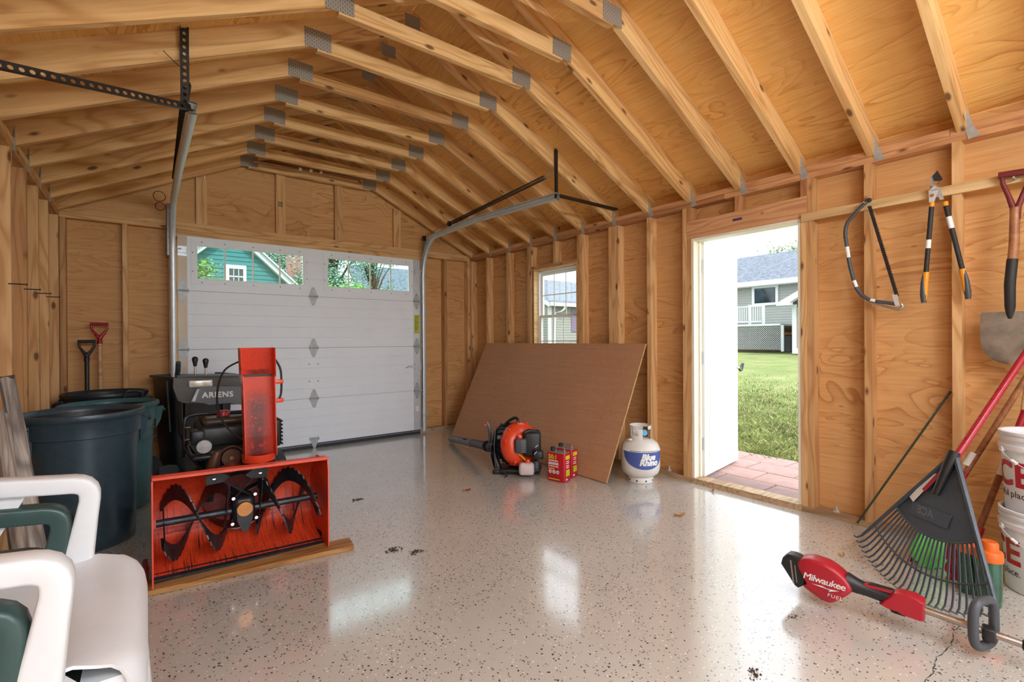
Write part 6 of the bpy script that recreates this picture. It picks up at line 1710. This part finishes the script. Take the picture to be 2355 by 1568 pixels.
def clapboard(m, o, u, L_, z0, z1, n_, step=.13):
    """lapped siding boards in the plane o + u*s"""
    o, u, n_ = Vector(o), Vector(u), Vector(n_); z = z0
    while z < z1-.001:
        zz = min(z+step, z1)
        a, b = o+Vector((0, 0, z)), o+u*L_+Vector((0, 0, z))
        c, d = o+u*L_+Vector((0, 0, zz)), o+Vector((0, 0, zz))
        q = [a+n_*.022, b+n_*.022, c+n_*.004, d+n_*.004, a-n_*.02, b-n_*.02, c-n_*.02, d-n_*.02]
        m.add(q, [(0, 1, 2, 3), (4, 7, 6, 5), (0, 4, 5, 1), (3, 2, 6, 7), (1, 5, 6, 2), (0, 3, 7, 4)])
        z = zz
    return m
def roof_slab(m, a, b, c, d, t=.12):
    """four corners, thickened downwards"""
    q = [Vector(p) for p in (a, b, c, d)]; dn = Vector((0, 0, -t))
    return m.add(q+[p+dn for p in q], [(0, 1, 2, 3), (7, 6, 5, 4), (0, 4, 5, 1), (1, 5, 6, 2), (2, 6, 7, 3), (3, 7, 4, 0)])
# --- grey house behind the doorway: wall faces -x at x = 24.8
GH = Vector((24.8, 12, .58))
gh = thing('grey_house', 'grey sided house with dark shingle roof and white deck seen through the doorway', 'house', GH)
def G(m, n, mat, par=None, **k): m.off = GH; return m.build(n, MAT[mat], par or gh, **k)
G(clapboard(MB(), (24.8, 17.0, 0), (0, -1, 0), 11.5, 1.80, 3.92, (-1, 0, 0)), 'siding', 'siding', smooth=0)
G(MB().box(24.81, 34, 5.5, 17.0, .3, 3.9), 'house_core', 'core_wall', smooth=0)
sh = MB(); roof_slab(sh, (24.35, 4.9, 3.99), (24.35, 17.3, 3.99), (28.5, 14.6, 6.0), (28.5, 4.9, 6.0)); roof_slab(sh, (28.5, 4.9, 6.0), (28.5, 14.6, 6.0), (33.5, 17.3, 3.99), (33.5, 4.9, 3.99))
roof_slab(sh, (24.35, 17.3, 3.99), (33.5, 17.3, 3.99), (28.5, 14.6, 6.0), (28.5, 14.55, 6.0)); G(sh, 'roof', 'shingle', smooth=0)
G(MB().box(24.30, 24.42, 4.9, 17.3, 3.78, 4.02), 'gutter', 'trim_white', smooth=0)
G(MB().box(24.38, 24.9, 4.9, 17.3, 3.76, 3.80), 'soffit', 'trim_white', smooth=0)
wd = MB(); y0, y1, z0, z1 = 10.76, 12.04, 2.80, 3.80
for (a, b, c_, d_) in ((y0, y0+.12, z0, z1), (y1-.12, y1, z0, z1), (y0+.12, y1-.12, z0, z0+.12), (y0+.12, y1-.12, z1-.12, z1)): wd.box(24.70, 24.80, a, b, c_, d_)
wf_ = G(wd, 'house_window', 'trim_white', smooth=0); G(MB().box(24.76, 24.79, y0+.12, y1-.12, z0+.12, z1-.12), 'house_pane', 'dark_glass', wf_, smooth=0)
# deck with railing and lattice skirt, forward of the wall
DX = 22.6; sc_ = DX/24.8
dy0, dy1 = 11.52*sc_, 14.6*sc_
G(MB().box(DX, 24.75, dy0-.75, dy1, 1.72, 1.80), 'deck_boards', 'trim_white', smooth=0)
for y in (dy0+.02, 12.22*sc_, 12.98*sc_, dy1-.1):
    G(MB().rbox(DX, DX+.11, y-.055, y+.055, 1.80, 2.72, .01, 2), 'deck_post', 'trim_white')
for z in (1.9, 2.62): G(MB().box(DX+.03, DX+.08, dy0, dy1, z, z+.06), 'deck_rail', 'trim_white', smooth=0)
n_b = int((dy1-dy0)/.105)
for i in range(n_b):
    y = dy0+.06+i*.105
    G(MB().box(DX+.04, DX+.07, y-.018, y+.018, 1.95, 2.63), 'baluster', 'trim_white', smooth=0)
def lattice(m, x, y0, y1, z0, z1, step=.095, w=.016, slope=0.0):
    H_ = z1-z0; n = int((y1-y0+H_)/step)+1
    for i in range(n):
        for s in (1, -1):
            a = y0-H_+i*step if s > 0 else y0+i*step
            b = a+H_ if s > 0 else a-H_
            ya_, za_, yb2, zb2 = a, z0, b, z1
            if s > 0:
                if ya_ < y0: za_ += (y0-ya_); ya_ = y0
                if yb2 > y1: zb2 -= (yb2-y1); yb2 = y1
                ok = zb2 > za_
            else:
                if ya_ > y1: za_ += (ya_-y1); ya_ = y1
                if yb2 < y0: zb2 -= (y0-yb2); yb2 = y0
                ok = zb2 > za_
            if ok: m.bar((x+.012*s, ya_, za_), (x+.012*s, yb2, zb2), .012, w*1.7, up=(1, 0, 0))
    return m
lt = G(lattice(MB(), DX+.05, 10.62*sc_, dy1, .62, 1.72), 'lattice_skirt', 'trim_white', smooth=0); lt['kind'] = 'stuff'
G(MB().box(DX+.02, DX+.08, 10.55*sc_, 10.68*sc_, .55, 1.74), 'skirt_post', 'trim_white', smooth=0)
G(MB().box(24.0, 24.7, 9.9, 10.4, .5, 1.25), 'storage_box', 'dark_grey', smooth=0)
G(MB().box(23.9, 24.6, 9.95, 10.5, 1.3, 1.42), 'stacked_lumber', 'brown_wood', smooth=0)
# small gabled entry in front at the right
EX = 21.5; es = EX/24.8
ev = clapboard(MB(), (EX, 10.0*es, 0), (0, -1, 0), 2.6, .55, 2.42, (-1, 0, 0)); G(ev, 'entry_siding', 'siding', smooth=0)
G(MB().box(EX+.05, EX+2.2, 7.0*es, 10.0*es, .5, 2.5), 'entry_core', 'core_wall', smooth=0)
G(MB().box(EX-.06, EX+.02, 9.95*es, 10.13*es, .5, 2.55), 'entry_corner_board', 'trim_white', smooth=0)
G(MB().box(EX-.05, EX+.02, 7.5*es, 10.0*es, .5, .72), 'entry_base_board', 'trim_white', smooth=0)
rk_ = MB(); rk_.prism([(-10.62*es, 2.50), (-10.58*es, 2.62), (-8.6*es, 3.56), (-8.6*es, 3.36), (-10.0*es, 2.62), (-10.0*es, 2.50)], (EX-.25, 0, 0), (0, -1, 0), (0, 0, 1), .3); G(rk_, 'entry_rake', 'trim_white', smooth=0)
sh = MB(); roof_slab(sh, (EX-.3, 10.62*es, 2.66), (EX+2.6, 10.62*es, 2.66), (EX+2.6, 8.6*es, 3.62), (EX-.3, 8.6*es, 3.62), .06); G(sh, 'entry_roof', 'shingle', smooth=0)

# --- pale wing seen through the side window
NH = Vector((19.5, 20.2, .6))
nh = thing('neighbour_house', 'pale sided house corner with downspout seen through the side window', 'house', NH)
def N(m, n, mat, par=None, **k): m.off = NH; return m.build(n, MAT[mat], par or nh, **k)
N(clapboard(MB(), (18.05, 20.2, 0), (1, 0, 0), 6.0, .5, 3.1, (0, -1, 0), .15), 'front_siding', 'siding', smooth=0)
N(clapboard(MB(), (18.05, 27.5, 0), (0, -1, 0), 7.3, .5, 3.1, (-1, 0, 0), .15), 'end_siding', 'siding', smooth=0)
N(MB().prism([(-20.2, 3.0), (-23.8, 4.72), (-27.5, 3.0)], (18.06, 0, 0), (0, -1, 0), (0, 0, 1), .06), 'gable_end', 'siding', smooth=0)
N(MB().box(18.1, 24, 20.25, 27.4, .4, 3.1), 'house_core', 'core_wall', smooth=0)
N(MB().box(17.98, 18.2, 20.12, 20.22, .5, 3.1), 'corner_board', 'trim_white', smooth=0)
N(MB().box(17.75, 24.2, 19.72, 19.88, 3.02, 3.22), 'gutter', 'trim_white', smooth=0)
N(MB().prism([(-19.75, 2.98), (-19.75, 3.2), (-23.8, 5.05), (-23.8, 4.8)], (17.72, 0, 0), (0, -1, 0), (0, 0, 1), .12), 'rake_board', 'trim_white', smooth=0)
N(MB().tube([(18.9, 19.8, 3.05), (18.9, 19.8, 2.9), (18.8, 19.95, 2.75), (18.45, 20.12, 2.65), (18.4, 20.12, .6)], .06, 8), 'downspout', 'trim_white')
sh = MB(); roof_slab(sh, (17.7, 19.75, 3.24), (24.3, 19.75, 3.24), (24.3, 23.8, 5.1), (17.7, 23.8, 5.1), .08); roof_slab(sh, (17.7, 23.8, 5.1), (24.3, 23.8, 5.1), (24.3, 27.8, 3.24), (17.7, 27.8, 3.24), .08); N(sh, 'roof', 'shingle', smooth=0)
N(MB().box(19.78, 20.4, 20.14, 20.19, 1.6, 2.9), 'shutter', 'shutter', smooth=0)
sh = MB(); roof_slab(sh, (12.6, 33.5, 3.2), (30, 33.5, 3.2), (30, 38, 7.2), (12.6, 38, 7.2), .2); N(sh, 'rear_roof', 'shingle', smooth=0)
N(MB().box(13, 29, 34, 38, .4, 3.4), 'rear_core', 'siding', smooth=0)

# --- teal gabled house beyond the garage door
TY = 22.0; TH = Vector((2.6, TY, 0.3))
th_ = thing('teal_house', 'teal clapboard gable with a small white window beyond the garage door', 'house', TH)
def TT(m, n, mat, par=None, **k): m.off = TH; return m.build(n, MAT[mat], par or th_, **k)
apx, apz, slp = 2.66, 5.55, .93
def rake_z(x): return apz-abs(x-apx)*slp
m = MB(); z = .3
while z < apz-.02:
    zz = z+.17
    hw0 = min(3.9, (apz-z)/slp); hw1 = max(.01, min(3.9, (apz-zz)/slp))
    q = [(apx-hw0, TY-.03, z), (apx+hw0, TY-.03, z), (apx+hw1, TY-.006, zz), (apx-hw1, TY-.006, zz), (apx-hw0, TY+.05, z), (apx+hw0, TY+.05, z), (apx+hw1, TY+.05, zz), (apx-hw1, TY+.05, zz)]
    m.add(q, [(0, 1, 2, 3), (4, 7, 6, 5), (0, 4, 5, 1), (3, 2, 6, 7), (1, 5, 6, 2), (0, 3, 7, 4)]); z = zz
TT(m, 'gable_siding', 'teal', smooth=0)
for s in (-1, 1):
    TT(MB().bar((apx+s*4.15, TY-.14, apz-4.15*slp+.08), (apx, TY-.14, apz+.08), .3, .17), 'rake_board', 'trim_white', smooth=0)
    TT(MB().bar((apx+s*4.3, TY-.2, apz-4.3*slp+.25), (apx, TY-.2, apz+.25), .4, .06), 'rake_moulding', 'trim_white', smooth=0)
    sh = MB(); roof_slab(sh, (apx+s*4.4, TY-.4, apz-4.4*slp+.32), (apx+s*4.4, TY+8, apz-4.4*slp+.32), (apx, TY+8, apz+.32), (apx, TY-.4, apz+.32), .05); TT(sh, 'roof', 'shingle', smooth=0)
TT(MB().box(apx-3.8, apx+3.8, TY+.06, TY+8, .2, 2.3), 'house_core', 'core_wall', smooth=0)
wx0, wx1, wz0, wz1 = 2.512, 3.225, 3.20, 4.20
m = MB()
for (a, b, c_, d_) in ((wx0, wx0+.11, wz0, wz1), (wx1-.11, wx1, wz0, wz1), (wx0+.11, wx1-.11, wz0, wz0+.1), (wx0+.11, wx1-.11, wz1-.15, wz1)): m.box(a, b, TY-.09, TY-.03, c_, d_)
wn_ = TT(m, 'gable_window', 'trim_white', smooth=0)
TT(MB().box(wx0+.1, wx1-.1, TY-.05, TY-.04, wz0+.09, wz1-.14), 'gable_pane', 'dark_glass', wn_, smooth=0)
for f in (.33, .67): TT(MB().box(wx0+.1+(wx1-wx0-.2)*f-.012, wx0+.1+(wx1-wx0-.2)*f+.012, TY-.07, TY-.05, wz0+.09, wz1-.14), 'muntin', 'trim_white', wn_, smooth=0)
TT(MB().box(wx0+.1, wx1-.1, TY-.07, TY-.05, 3.72, 3.77), 'muntin', 'trim_white', wn_, smooth=0)
ch = MB(); ch.box(5.70, 6.32, 31.2, 31.8, .2, 7.6); ch.v = [(v[0]*31.2/26, v[1], v[2]) for v in ch.v]; ch.off = Vector((7.0, 31.5, .2))
cho = thing('chimney_house', 'low white eave with red brick chimney right of the teal gable', 'house', (7.0, 31.5, .2))
ch.build('chimney', MAT['brick'], cho, 0)
e = MB(); e.off = Vector((7.0, 31.5, .2)); e.box(5.6, 9.5, 31.9, 32.2, 4.3, 5.2); e.build('eave_board', MAT['trim_white'], cho, 0)

# --- trees: trunk, limbs and a crown of real leaves
def tree(name, label, base, h, crown, n, mat, seed, leaf=.16, thin=0.0):
    rnd = random.Random(seed); b = Vector(base); t = thing(name, label, 'tree', b)
    m = MB(); top = Vector((0, 0, h*.75)); m.tube([(0, 0, -.2), (0.05, 0, h*.3), (.0, .1, h*.75)], [h*.03, h*.024, h*.008], 8); m.build('trunk', MAT['bark'], t)
    lim = MB(); cents = []
    for k in range(22):
        a = rnd.uniform(0, 6.28); rr_ = rnd.uniform(.35, 1.0); zz = h*rnd.uniform(.38, 1.0)
        sc__ = math.sqrt(max(.05, 1-((zz/h-.66)/.42)**2))
        p = Vector((crown*rr_*sc__*math.cos(a), crown*rr_*sc__*math.sin(a), zz)); cents.append(p)
        lim.tube([(0, 0, zz*.55), tuple(p*.5+Vector((0, 0, zz*.32))), tuple(p)], [h*.010, h*.006, h*.002], 5)
    lim.build('limbs', MAT['bark'], t)
    vs = []; fs = []
    for i in range(n):
        c = rnd.choice(cents); s = crown*.22
        p = c+Vector((rnd.gauss(0, s), rnd.gauss(0, s), rnd.gauss(0, s*.8)))
        a = rnd.uniform(0, 6.28); u = Vector((math.cos(a), math.sin(a), rnd.uniform(-.6, .6))).normalized(); w = u.orthogonal().normalized(); w = (w*math.cos(a*3)+u.cross(w)*math.sin(a*3)); q = len(vs); L_ = leaf*rnd.uniform(.6, 1.2)
        vs += [p-u*L_*.5, p+w*L_*.28, p+u*L_*.5, p-w*L_*.28]; fs.append((q, q+1, q+2, q+3))
    o = MB().add(vs, fs).build('crown', MAT[mat], t, 0, recalc=False); o['kind'] = 'stuff'
    return t
tree('leafy_tree', 'dense leafy tree behind the right-hand garage door window', (8.0, 26.5, .4), 9.2, 2.1, 30000, 'leafB', 1, .13)
tree('leafy_tree', 'low bright green bush under the tree outside the garage door', (5.8, 19.0, .3), 3.1, 1.2, 12000, 'leafA', 2, .10)
tree('leafy_tree', 'sparse tree with open branches right of the dense one', (10.7, 27.5, .4), 7.4, 1.2, 2600, 'leafB', 3, .13)
tree('leafy_tree', 'tree with foliage behind the teal roof and chimney', (6.4, 40.0, .4), 11.5, 4.2, 20000, 'leafB', 4, .2)
tree('leafy_tree', 'leafy branch tree overhanging the left end of the teal gable', (.75, 19.0, .2), 5.9, .9, 2600, 'leafA', 5, .12)
tree('leafy_tree', 'tree crown rising behind the shingle roof of the grey house', (36.5, 14.6, .6), 6.9, 1.9, 8000, 'leafA', 6, .17)
